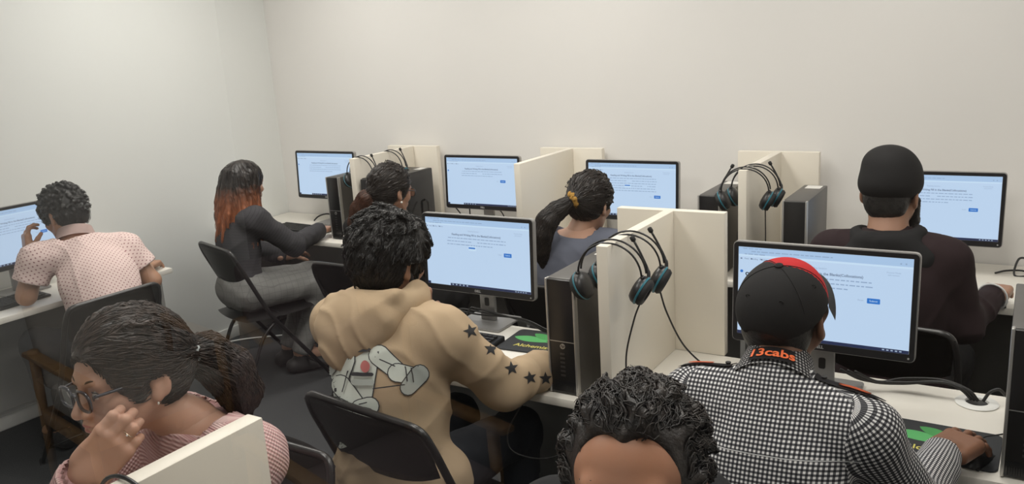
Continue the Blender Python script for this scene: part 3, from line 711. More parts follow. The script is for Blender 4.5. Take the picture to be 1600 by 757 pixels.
def legs(s, J, e=0):
    for q in 'LR': limb(s, J['hip' + q], J['kn' + q], J['an' + q], .088, .062, .042, e, .04)
def hand_prims(s, wr, fwd, palm, thumb_side, curl, thumb=(.5, .6, .3, 15), spread=.04, sc=1.0, k=.008, fat=1.0):
    """fwd: direction of the hand; palm: direction the palm faces; thumb_side: lateral direction of the thumb; curl: degrees per joint for index..little"""
    f = unit(fwd); n = np.asarray(palm, np.float32); n = unit(n - f * (n @ f)); sd = unit(np.cross(f, n)); sd = sd if sd @ np.asarray(thumb_side) > 0 else -sd
    R = np.stack([sd, f, n], 1); wr = np.asarray(wr, np.float32)
    s.cone(wr - f * .05 * sc, wr + f * .02 * sc, .027 * sc, .027 * sc, .015, flat=(n, 1.25))
    s.rbox(wr + f * .052 * sc, (.030 * sc, .034 * sc, .004 * sc), .0125 * sc, .015, R)
    s.ell(wr + f * .03 * sc + sd * .024 * sc + n * .008 * sc, (.018 * sc, .032 * sc, .018 * sc), .015, R)
    Ls = (.072, .080, .075, .058); rs = (.0092, .0095, .009, .0078); tips = []
    for i in range(4):
        b = wr + f * (.092 - (.004, 0, .003, .012)[i]) * sc + sd * (.032, .0105, -.0105, -.0305)[i] * sc; d = unit(f + sd * spread * (1.5 - i)); c = curl[i]; p = b - f * .012 * sc
        s.ell(b + -n * .003 * sc, (.0105 * sc, .0115 * sc, .0105 * sc), k, R)
        for j, fr in enumerate((.45, .31, .24)):
            a = math.radians(c[j]); ax = unit(np.cross(d, n)); nd = d * math.cos(a) + np.cross(ax, d) * math.sin(a) + ax * (ax @ d) * (1 - math.cos(a)); d = unit(nd); n_ = n
            q = (b if j == 0 else p) + d * Ls[i] * fr * sc; r0 = rs[i] * sc * fat * (1 - .07 * j); s.cone(b if j == 0 else p, q, r0, r0 * .93, .004); p = q
            n = n_
        tips.append(p)
    b = wr + f * .018 * sc + sd * .026 * sc; d = unit(f * thumb[0] + sd * thumb[1] + n * thumb[2]); p = b
    ax = unit(np.cross(d, f + n * .6))
    for j, (L, r) in enumerate(((.046, .0135), (.034, .0112), (.027, .0100))):
        q = p + d * L * sc; s.cone(p, q, r * sc, r * .9 * sc, .008); p = q; a = math.radians(thumb[3]); d = unit(d * math.cos(a) + np.cross(ax, d) * math.sin(a))
    return tips
def head_prims(s, c, R, sc=1.0, female=False, ears=True, face=True, lips=True):
    X = lambda x, y, z: np.asarray(c, np.float32) + R @ V(x, y, z) * sc
    E = lambda p, r, k=.02, sub=False, RR=None: s.ell(X(*p), np.array(r) * sc, k * sc, R if RR is None else RR, sub)
    K = lambda a, b, ra, rb, k=.012, sub=False: s.cone(X(*a), X(*b), ra * sc, rb * sc, k * sc, sub=sub)
    E((0, -.014, .032), (.075, .096, .086)); E((0, .035, -.035), (.060, .060, .078), .03)
    E((0, .045, .035), (.060, .045, .045), .03)
    jw = .9 if female else 1.0
    for q in (-1, 1):
        K((q * .056 * jw, -.002, -.045), (q * .020 * jw, .068, -.098), .020, .018, .02); E((q * .044, .058, -.022), (.022, .024, .020), .02)
    E((0, .078, -.104), (.020, .018, .016), .015)
    if face:
        K((-.036, .082, .022), (.036, .082, .022), .010 if female else .012, .010 if female else .012, .015)
        for q in (-1, 1): E((q * .031, .100, .002), (.019, .014, .013), .012, True)
        for q in (-1, 1): E((q * .031, .0775, .001), (.0155, .0125, .0125), .004)
        K((0, .090, .012), (0, .114, -.030), .0075, .0115, .012); 
        for q in (-1, 1): E((q * .012, .103, -.036), (.0085, .010, .0075), .006)
        E((0, .082, -.060), (.026, .022, .022), .015)
        if lips:
            E((0, .098, -.0585), (.021, .0095, .0058), .004); E((0, .0965, -.0695), (.018, .0095, .0068), .004); E((0, .110, -.0638), (.026, .006, .0016), .003, True)
    if ears:
        for q in (-1, 1):
            Re = R @ np.array(Matrix.Rotation(math.radians(q * 24), 3, 'Z') @ Matrix.Rotation(math.radians(-8), 3, 'X'), dtype=np.float32)
            E((q * .080, -.016, -.004), (.0085, .020, .033), .006, False, Re); E((q * .078, -.006, -.030), (.0075, .011, .014), .006, False, Re)
            E((q * .0905, -.012, .002), (.0065, .0115, .021), .004, True, Re)
    return X
SKIN = {}
def skin(name, col, col2):
    if col is None: return MATS['skin_' + name]
    m = mat('skin_' + name, col, .48, spec=.4, var=(9, col2, .3), bump=(350, .06), sss=.12); return m
def lips_paint(m, me): pass
def hair_mat(name, c1, c2, grad=None):
    """c1, c2 strand colours; grad = (z0, z1, colour below z0): dyed ends"""
    if c1 is None: return MATS['hair_' + name]
    m = mat('hair_' + name, c1, .42, spec=.5)
    if m.get('done'): return m
    N, L, b = nodes(m); tc = N.new('ShaderNodeTexCoord'); n = N.new('ShaderNodeTexNoise'); n.inputs['Scale'].default_value = 55; n.inputs['Detail'].default_value = 6
    L.new(tc.outputs['Object'], n.inputs['Vector']); ramp = N.new('ShaderNodeMapRange'); ramp.inputs[1].default_value = .35; ramp.inputs[2].default_value = .68; L.new(n.outputs['Fac'], ramp.inputs[0])
    col = mixc(m, ramp.outputs[0], c1, c2)
    if grad:
        se = N.new('ShaderNodeSeparateXYZ'); L.new(tc.outputs['Object'], se.inputs[0]); ns = math_node(m, 'MULTIPLY_ADD', n.outputs['Fac'], .10, se.outputs[2])
        mr = N.new('ShaderNodeMapRange'); mr.inputs[1].default_value = grad[0] + .05; mr.inputs[2].default_value = grad[1] + .05; L.new(ns, mr.inputs[0]); col = mixc(m, mr.outputs[0], grad[2], col)
    L.new(col, b.inputs['Base Color']); bp = N.new('ShaderNodeBump'); bp.inputs['Strength'].default_value = .35; bp.inputs['Distance'].default_value = .004
    n3 = N.new('ShaderNodeTexNoise'); n3.inputs['Scale'].default_value = 220; L.new(tc.outputs['Object'], n3.inputs['Vector']); L.new(n3.outputs['Fac'], bp.inputs['Height']); L.new(bp.outputs['Normal'], b.inputs['Normal'])
    m['done'] = True; return m
def seated(**o):
    """default joints (local: x right, y forward, origin on the floor below the hips)"""
    J = dict(P=V(0, 0, .565), C=V(0, .0, .86), N=V(0, .01, 1.035), shL=V(-.18, 0, .985), shR=V(.18, 0, .985), elL=V(-.22, .12, .75), elR=V(.22, .12, .75), wrL=V(-.16, .36, .77), wrR=V(.16, .36, .77),
             hipL=V(-.09, .03, .545), hipR=V(.09, .03, .545), knL=V(-.13, .42, .52), knR=V(.13, .42, .52), anL=V(-.13, .40, .10), anR=V(.13, .40, .10), H=V(0, .03, 1.16))
    J.update({k: np.asarray(v, np.float32) for k, v in o.items()}); return J
def bounds(J, pad=.2): A = np.array(list(J.values())); return A.min(0) - pad, A.max(0) + pad
def body_mesh(J, R, hs=1.0, female=False, hands=(), hh=.0045, face=True, ears=True, w=.93, coarse=.013, neck=.054):
    lo, hi = bounds(J, .15); lo[2] = 0
    s = S(lo, hi, coarse); torso(s, J, -.008, w)
    for q in 'LR': limb(s, J['sh' + q], J['el' + q], J['wr' + q], .048, .040, .028)
    legs(s, J, -.006)
    for q in 'LR':
        fw = unit(J.get('toe' + q, J['an' + q] + V(0, .15, -.05)) - J['an' + q]); s.cone(J['an' + q], J['an' + q] + fw * .14, .04, .032, .03)
    s.cone(J['N'] - V(0, 0, .03), J['N'] * .6 + J['H'] * .4, neck, neck * .95, .03)
    parts = [s.mesh()]
    h = S(J['H'] - .19, J['H'] + .19, hh); X = head_prims(h, J['H'], R, hs, female, ears, face)
    h.cone(X(0, -.022, -.05), J['N'] - (J['N'] - J['H']) * -.05, neck, neck * 1.06, .03); h.cone(J['N'], J['N'] - V(0, 0, .06), neck * 1.06, neck * 1.3, .03)
    parts.append(h.mesh())
    for hd in hands:
        g = S(np.asarray(hd['wr']) - .19, np.asarray(hd['wr']) + .19, hd.get('h', .004)); hand_prims(g, hd['wr'], hd['f'], hd['n'], hd['t'], hd['curl'], hd.get('thumb', (.5, .6, .3, 15)), hd.get('spread', .04), hd.get('sc', 1), fat=hd.get('fat', 1))
        el = hd.get('el')
        if el is not None: g.cone(hd['wr'], np.asarray(hd['wr']) + unit(np.asarray(el) - hd['wr']) * .16, .027, .034, .02)
        parts.append(g.mesh())
    return parts, X
def cloth_uv(me, J, sleeves=True):
    """lay the weave along torso and sleeves (metres)"""
    n = len(me.vertices); co = np.empty(n * 3, np.float32); me.vertices.foreach_get('co', co); co = co.reshape(-1, 3)
    nl = len(me.loops); li = np.empty(nl, np.int32); me.loops.foreach_get('vertex_index', li)
    nf = len(me.polygons); ls = np.empty(nf, np.int32); me.polygons.foreach_get('loop_start', ls); lt = np.empty(nf, np.int32); me.polygons.foreach_get('loop_total', lt)
    fid = np.repeat(np.arange(nf), lt); cen = np.zeros((nf, 3)); np.add.at(cen, fid, co[li]); cen /= lt[:, None]
    rt, fw, up = spine(J); rp = lambda p: p
    def seg(P, a, b): ba = b - a; t = np.clip((P - a) @ ba / (ba @ ba), 0, 1); return np.linalg.norm(P - a - t[:, None] * ba, axis=1)
    bones = [(J['sh' + q] , J['el' + q]) for q in 'LR'] + [(J['el' + q], J['wr' + q]) for q in 'LR']
    d = np.stack([seg(cen, J['P'], J['N'] - up * .1) / 1.75, ] + [seg(cen, a + (b - a) * .12, b) for a, b in bones], 1); cl = d.argmin(1) if sleeves else np.zeros(nf, int)
    P = co[li]; cls = cl[fid]; u = np.zeros(nl); v = np.zeros(nl)
    q = P - J['P']; x = q @ rt; y = q @ fw; z = q @ up; a = np.arctan2(x, -(y) + .06); u0 = np.where(np.abs(a) < 1.2, x, a * .15); m = cls == 0; u[m] = (x + .0)[m]; 
    side = np.abs(a) > 1.0; u[m & side] = (np.sign(x) * .12 + y)[m & side]; v[m] = z[m]
    for i, (A, Bn) in enumerate(bones):
        m = cls == i + 1; ax = unit(Bn - A); e1 = unit(np.cross(ax, fw)); e2 = np.cross(ax, e1); q = P[m] - A; u[m] = np.arctan2(q @ e1, q @ e2) * .055; v[m] = q @ ax
    uvl = me.uv_layers.new(name='UVMap'); uvl.data.foreach_set('uv', np.stack([u, v], 1).astype(np.float32).ravel())
def shirt(J, h=.008, e=.012, w=.95, k=.05, sleeve=1.0, cuffs=True, folds=(.003, 34, 1), bust=0, belly=0, hem=None, neck=.075, armr=(.056, .048, .036), extra=None, cutneck=True):
    lo, hi = bounds({q: J[q] for q in ('P', 'C', 'N', 'shL', 'shR', 'elL', 'elR', 'wrL', 'wrR')}, .17); s = S(lo, hi, h); torso(s, J, e, w, k, bust, belly)
    for q in 'LR':
        a, b, c = J['sh' + q], J['el' + q], J['wr' + q]
        if sleeve >= 1: limb(s, a, b, c + (c - b) * .05, *armr, e, .035)
        else:
            m = a + (b - a) * (sleeve * 2); s.cone(a, m, armr[0] + e, armr[0] + e + .002, .035)
    if extra: extra(s)
    if folds: s.fold(*folds)
    for q in 'LR':
        a, b, c = J['sh' + q], J['el' + q], J['wr' + q]
        if sleeve >= 1: s.cut(c, c - b, .085)
        else: m = a + (b - a) * (sleeve * 2); s.cut(m, b - a, .10)
    rt, fw, up = spine(J)
    if cutneck: s.cut(J['N'] + up * .012 + (J['H'] - J['N']) * .0, up * 1 + fw * -.25, neck + .02)
    if hem is not None: s.cut(J['P'] - up * hem, -up, .30)
    return s.mesh()
def trousers(J, h=.011, e=.014, folds=(.003, 40, 2)):
    lo, hi = bounds({q: J[q] for q in ('P', 'hipL', 'hipR', 'knL', 'knR', 'anL', 'anR')}, .2); s = S(lo, hi, h); rt, fw, up = spine(J)
    s.ell(J['P'], (.162 + e, .115 + e, .115 + e), .05, np.stack([rt, fw, up], 1)); legs(s, J, e); s.fold(*folds)
    for q in 'LR': s.cut(J['an' + q], J['an' + q] - J['kn' + q], .1)
    return s.mesh()
def shoe(J, q, fwd=(0, 1, 0), h=.009):
    a = J['an' + q]; f = unit(V(fwd[0], fwd[1], 0)); g = V(a[0], a[1], .0); s = S(g - V(.2, .2, .0), g + V(.2, .25, .2), h)
    s.cone(g + V(0, 0, .045) - f * .05, g + f * .14 + V(0, 0, .034), .045, .038, .02); s.cone(g + V(0, 0, .05), g + V(0, 0, .10), .045, .045, .02); s.cut(g + V(0, 0, .012), (0, 0, -1), .3); return s.mesh()
def decal(target, polys, origin, direction, up, mats, names, parent, off=.0015, sub=.012):
    """project flat prints (lists of 2-D outlines, metres) along direction onto the cloth"""
    me = target.data; dg = None
    bv = BVHTree.FromPolygons([v.co for v in me.vertices], [tuple(p.vertices) for p in me.polygons])
    d = Vector(direction).normalized(); u = Vector(up); u = (u - d * u.dot(d)).normalized(); r = d.cross(u); o = Vector(origin)
    for i, (poly, m, nm) in enumerate(zip(polys, mats, names)):
        bm = bmesh.new()
        if isinstance(poly, bpy.types.Mesh): bm.from_mesh(poly)
        else: bm.faces.new([bm.verts.new((x, y, 0)) for x, y in poly])
        bmesh.ops.triangulate(bm, faces=bm.faces)
        for _ in range(6):
            es = [e for e in bm.edges if e.calc_length() > sub]
            if not es: break
            bmesh.ops.subdivide_edges(bm, edges=es, cuts=1, use_grid_fill=False); bmesh.ops.triangulate(bm, faces=[f for f in bm.faces if len(f.verts) > 3])
        dead = []
        for v in bm.verts:
            hit = bv.ray_cast(o + r * v.co.x + u * v.co.y - d * .25, d, .6)
            if hit[0] is None: dead.append(v)
            else: v.co = hit[0] + hit[1] * (off + .0004 * i) if hit[1].dot(d) < 0 else hit[0] - d * off
        if dead: bmesh.ops.delete(bm, geom=dead, context='VERTS')
        if not bm.verts: bm.free(); continue
        me2 = bpy.data.meshes.new(nm); bm.to_mesh(me2); bm.free(); smooth(me2); mesh_obj(nm, me2, m, parent)
# ------------------------------------------------------------------ hair, hats and cloth helpers
def locks(s, X, R, n, seed, zmin=-.02, L=.03, r=.008, e=.016, flow=None, k=.006, ymax=.09, lift=.3, cen=(0, -.016, .036), rad=(.075, .096, .088), keep=None):
    q = random.Random(seed); cen = V(*cen); rad = V(*rad) + e
    for _ in range(n):
        a = q.uniform(0, 2 * PI); z = q.uniform(-.6, 1); d = V(math.cos(a) * math.sqrt(1 - z * z), math.sin(a) * math.sqrt(1 - z * z), z); p = cen + d * rad
        if p[2] < zmin or p[1] > ymax or (keep and not keep(p)): continue
        f = unit(flow(p, d, q)); f = unit(f - d * (f @ d) + d * lift * q.uniform(.2, 1.3)); l = L * q.uniform(.6, 1.3)
        pts = [p - d * r * .6, p + f * l * .5 + d * .001, p + f * l - d * (.004 + .006 * (lift == 0))]
        s.chain([X(*t) for t in pts], [r * 1.0, r * .8, r * .15], k)
def short_hair(J, R, sc, seed, keep=None, e=.014, n=160, flow=None, h=.0036, nape=-.075, L=.032, r=.0075, lift=.3, ns=500, face=(0, .098, -.035, .088, .072, .088), clip=True, low=None, peak=0, top=None, ymax=.09, amp=0.0, wav=.3, sL=.05):
    c = J['H']; X = lambda x, y, z: c + R @ V(x, y, z) * sc; s = S(c - .2, c + .2, h)
    s.ell(X(0, -.016, .036), V(.075 + e, .096 + e, .088 + e) * sc, .02, R); s.ell(X(0, -.052, -.025), V(*(low or (.064 + e * .6, .048 + e * .5, .062))) * sc, .03, R)
    flow = flow or (lambda p, d, q: V(p[0] * 2 + q.uniform(-.3, .3), -.25 + q.uniform(-.4, .4), -1 + d[2] * .7))
    locks(s, X, R, n, seed, L=L, r=r, e=e, flow=flow, lift=lift, ymax=ymax, keep=keep)
    if amp: s.fold(amp, 160, seed)
    f = face
    for ox in ((-peak, peak) if peak else (0,)): s.ell(X(f[0] + ox, f[1], f[2]), V(*f[3:]) * sc, .012, R, sub=True)
    for q in (-1, 1): s.ell(X(q * .092, -.010, -.022), V(.026, .026, .038) * sc, .008, R, sub=True)
    s.cut(X(0, -.06, nape), R @ V(0, .25, -1), .14)
    if top is not None: s.cut(X(0, 0, top), R @ V(0, 0, 1), .4)
    P, Q = s.mesh()
    fl = lambda p: (lambda l: R @ unit(flow(l, unit(l - V(0, -.016, .036)), random)))(R.T @ (np.array(p) - c) / sc)
    st = strands(P, Q, ns, fl, sL, r=.0012 * sc, lift=.0025, seed=seed, wav=wav, keep=(lambda p: keep(R.T @ (np.array(p) - c) / sc)) if keep else None) if ns else None
    return [(P, Q)] + ([st] if ns else []), X
def put(nm, parts, m, par, uvJ=None, label=None):
    me = to_mesh(nm, parts)
    if uvJ is not None: cloth_uv(me, uvJ)
    o = mesh_obj(nm, me, m, par)
    if label: o['label'] = label
    return o
def fabric(name, col, rough=.85, var=None, bump=None):
    if col is None: return MATS['fabric_' + name]
    return mat('fabric_' + name, col, rough, spec=.25, var=var or (14, tuple(c * .86 for c in col), .3), bump=bump)
def person(loc, face, label):
    o = empty('person', (loc[0], loc[1], 0), yaw_to(*face), label, 'person', None)
    Mi = (Matrix.Translation((loc[0], loc[1], 0)) @ Matrix.Rotation(yaw_to(*face), 4, 'Z')).inverted()
    return o, (lambda x, y, z: np.array(Mi @ Vector((x, y, z)), dtype=np.float32)), (lambda x, y, z: np.array(Mi.to_3x3() @ Vector((x, y, z)), dtype=np.float32))
def WJ(w, **J): return {k: w(*v) for k, v in J.items()}
def finish(o, J, tr_mat, shoe_mat, shoe_dir=(0, 1, 0), folds=(.003, 40, 2)):
    put('trousers', [trousers(J, folds=folds)], tr_mat, o)
    for q in 'LR': put('shoe', [shoe(J, q, shoe_dir)], shoe_mat, o)
m_blackcloth = fabric('black', (.014, .014, .015)); m_dkjean = fabric('dark_navy', (.018, .020, .026)); m_shoe = mat('shoe_dark', (.03, .028, .028), .6); m_shoew = mat('shoe_white', (.6, .6, .58), .6)
REST = ((12, 25, 15), (10, 25, 15), (12, 28, 15), (16, 30, 18)); MOUSE = ((8, 28, 18), (8, 28, 18), (14, 32, 22), (22, 38, 25)); FIST = ((55, 92, 45), (55, 95, 45), (58, 95, 45), (60, 95, 45))

# ================================================================== beige hoodie man
def build_E():
    o, w, dv = person((-1.55, 1.78), (0, 1), 'man in a beige hoodie with black sleeve stars and astronaut back print')
    J = seated(P=w(-1.53, 1.70, .565), C=w(-1.555, 1.73, .86), N=w(-1.585, 1.79, 1.05), shL=w(-1.775, 1.77, .995), shR=w(-1.385, 1.79, 1.0), elR=w(-1.30, 1.95, .80), wrR=w(-1.275, 2.17, .785), elL=w(-1.79, 2.12, .785), wrL=w(-1.655, 2.02, .98), H=w(-1.595, 1.835, 1.195))
    R = Rxyz(-6, -12, 4)
    sk = skin('tan', (.40, .225, .15), (.34, .18, .115))
    parts, X = body_mesh(J, R, 1.06, hands=[dict(wr=J['wrR'], f=V(-.15, 1, -.05), n=V(0, 0, -1), t=V(-1, 0, 0), curl=MOUSE, el=J['elR']), dict(wr=J['wrL'], f=V(.35, -.35, 1), n=V(.2, -1, -.3), t=V(1, .3, 0), curl=FIST, el=J['elL'])])
    put('body', parts, sk, o)
    hp, _ = short_hair(J, R, 1.06, 11, e=.020, n=420, L=.05, r=.0055, lift=.22, ns=2200, nape=-.092, sL=.06, flow=lambda p, d, q: V(p[0] * 2.5 + q.uniform(-.5, .5), -.5 * (p[1] < .03) + .5 * (p[1] > .03) + q.uniform(-.4, .4), -1.0 + d[2] * 1.0))
    put('hair', hp, hair_mat('black', (.008, .0075, .0075), (.022, .020, .019)), o)
    # beard along the jaw
    b = S(J['H'] - .18, J['H'] + .18, .004)
    for q in (-1, 1): b.cone(X(q * .066, .005, -.03), X(q * .050, .045, -.085), .016, .018, .01); b.cone(X(q * .05, .045, -.085), X(0, .085, -.108), .018, .018, .01)
    b.fold(.0012, 300, 1); put('beard', [b.mesh()], hair_mat('black', None, None), o)
    m = fabric('beige_fleece', (.50, .375, .245), .9, (6, (.46, .34, .22), .3), (260, .2))
    rt, fw, up = spine(J)
    def ex(s):                                      # kangaroo-pocket bulge and loose waist
        s.cone(J['P'] + rt * .10 + up * .02, J['P'] + rt * .16 + up * .02 + fw * .03, .085, .07, .05); s.cone(J['P'] - rt * .10 + up * .02, J['P'] - rt * .15 + up * .02, .085, .075, .05)
        for q in 'LR':
            d = unit(J['wr' + q] - J['el' + q]); c = J['wr' + q] - d * .05; s.cone(c - d * .02, c + d * .015, .052, .052, .01); s.cone(c + d * .03, c + d * .05, .043, .043, .01)
    sh = put('hoodie', [shirt(J, h=.0065, e=.020, w=1.06, k=.085, armr=(.056, .052, .038), folds=(.0062, 24, 3), hem=.115, extra=ex, cutneck=False)], m, o, label='beige fleece hoodie')
    # hood lying on the back: a bunched roll round the neck and a drooping pouch
    g = S(J['N'] - .30, J['N'] + .26, .006); N = J['N']
    ring = [N + rt * (.105 * math.sin(a)) + fw * (-.02 - .085 * math.cos(a)) + up * (.035 - .03 * math.cos(a)) for a in np.linspace(-2.4, 2.4, 15)]
    g.chain(ring, [.026 + .018 * math.cos(a / 2) for a in np.linspace(-2.4, 2.4, 15)], .02)
    g.ell(N - fw * .115 - up * .02 - rt * .03, (.140, .058, .085), .04, np.stack([rt, fw, up], 1)); g.ell(N - fw * .125 - up * .06 - rt * .055, (.10, .048, .08), .04, np.stack([rt, fw, up], 1)); g.ell(N - fw * .115 - up * .105 - rt * .085, (.05, .038, .05), .04, np.stack([rt, fw, up], 1))
    g.cone(N - rt * .15 - fw * .045 + up * .0, N - rt * .11 - fw * .09 - up * .11, .040, .030, .03)
    g.cone(N - rt * .12 - fw * .10 + up * .045, N + rt * .10 - fw * .10 + up * .055, .024, .022, .02)
    g.ell(N + up * .06 + fw * .0, (.082, .088, .07), .015, np.stack([rt, fw, up], 1), sub=True)
    g.fold(.0045, 30, 5); put('hood', [g.mesh()], m, o, label='bunched beige hood')
    # stars down the right sleeve
    ink = mat('star_print', (.02, .02, .022), .8)
    star = [((.021 if k % 2 == 0 else .0088) * math.sin(PI * k / 5), (.021 if k % 2 == 0 else .0088) * math.cos(PI * k / 5)) for k in range(10)]
    for px, rot in (((735, 518), 12), ((767, 546), -8), ((799, 576), 5), ((828, 591), 10), ((852, 592), 0)):
        a = math.radians(rot); st = [(x * math.cos(a) - y * math.sin(a), x * math.sin(a) + y * math.cos(a)) for x, y in star]
        p = atY(*px, 1.85); cd = (p - Vector((0, 0, CAM_H))).normalized(); decal(sh, [st], w(*p), dv(*(cd)), V(0, 0, 1), [ink], ['star_print'], sh, sub=.008)
    # astronaut print on the back: shapes in metres, x right, y up
    wht = mat('print_white', (.62, .66, .60), .85); blk = mat('print_line', (.035, .035, .04), .85); gry = mat('print_grey', (.40, .43, .40), .85); red = mat('print_red', (.5, .16, .15), .85)
    def ellp(cx, cy, a, b_, rot=0, n=20): r_ = math.radians(rot); return [(cx + a * math.cos(t) * math.cos(r_) - b_ * math.sin(t) * math.sin(r_), cy + a * math.cos(t) * math.sin(r_) + b_ * math.sin(t) * math.cos(r_)) for t in [2 * PI * i / n for i in range(n)]]
    def cap(x0, y0, x1, y1, r0, r1, n=7):
        a = math.atan2(y1 - y0, x1 - x0); return [(x0 + r0 * math.cos(a + PI / 2 + PI * i / n), y0 + r0 * math.sin(a + PI / 2 + PI * i / n)) for i in range(n + 1)] + [(x1 + r1 * math.cos(a - PI / 2 + PI * i / n), y1 + r1 * math.sin(a - PI / 2 + PI * i / n)) for i in range(n + 1)]
    shp = []
    def out(f, m_, *a, g=.0028):
        if f is cap: x0, y0, x1, y1, r0, r1 = a; shp.append((cap(x0, y0, x1, y1, r0 + g, r1 + g), blk)); shp.append((f(*a), m_))
        else: cx, cy, aa, bb, rt_ = a; shp.append((f(cx, cy, aa + g, bb + g, rt_), blk)); shp.append((f(*a), m_))
    out(cap, wht, -.075, .02, -.085, -.10, .052, .045)      # back-pack / hip
    out(cap, wht, -.02, .045, -.025, -.06, .062, .052)      # torso
    out(cap, wht, .045, .06, .10, .012, .026, .022)         # right arm
    out(cap, wht, .095, .012, .135, .005, .024, .022)       # glove
    out(cap, gry, .125, -.028, .155, .008, .020, .024)      # tool
    out(cap, wht, -.055, .05, -.065, -.01, .036, .028)      # left arm
    out(cap, wht, -.055, -.02, -.01, -.075, .026, .022)     # forearm
    out(cap, wht, .0, -.085, .025, -.078, .024, .024)       # glove
    out(cap, wht, -.06, -.10, -.06, -.16, .04, .042); out(cap, wht, .01, -.12, .02, -.17, .038, .036)
    shp.append((ellp(-.003, .075, .03, .006, 0), blk)); shp.append((ellp(.012, .03, .012, .016, 0), red)); shp.append((cap(-.02, .01, .03, .008, .005, .005), blk)); shp.append((cap(-.015, -.012, .03, -.014, .008, .008), gry)); shp.append((ellp(-.085, .035, .022, .03, 0), gry))
    for a in ((.035, -.03, .115, -.02), (.05, .05, .09, .03), (-.09, -.05, -.05, -.055), (-.03, .02, -.045, -.04), (.118, .03, .122, -.01), (.134, .028, .138, -.012), (.0, -.072, .02, -.066)): shp.append((cap(*a, .0016, .0016, 3), blk))
    p = atY(566, 590, 1.62); cd = (p - Vector((0, 0, CAM_H))).normalized()
    decal(sh, [q[0] for q in shp], w(*p), dv(*cd), V(.16, 0, 1), [q[1] for q in shp], ['astronaut_print'] * len(shp), sh, off=.0014, sub=.014)
    finish(o, J, m_dkjean, m_shoew)
build_E()

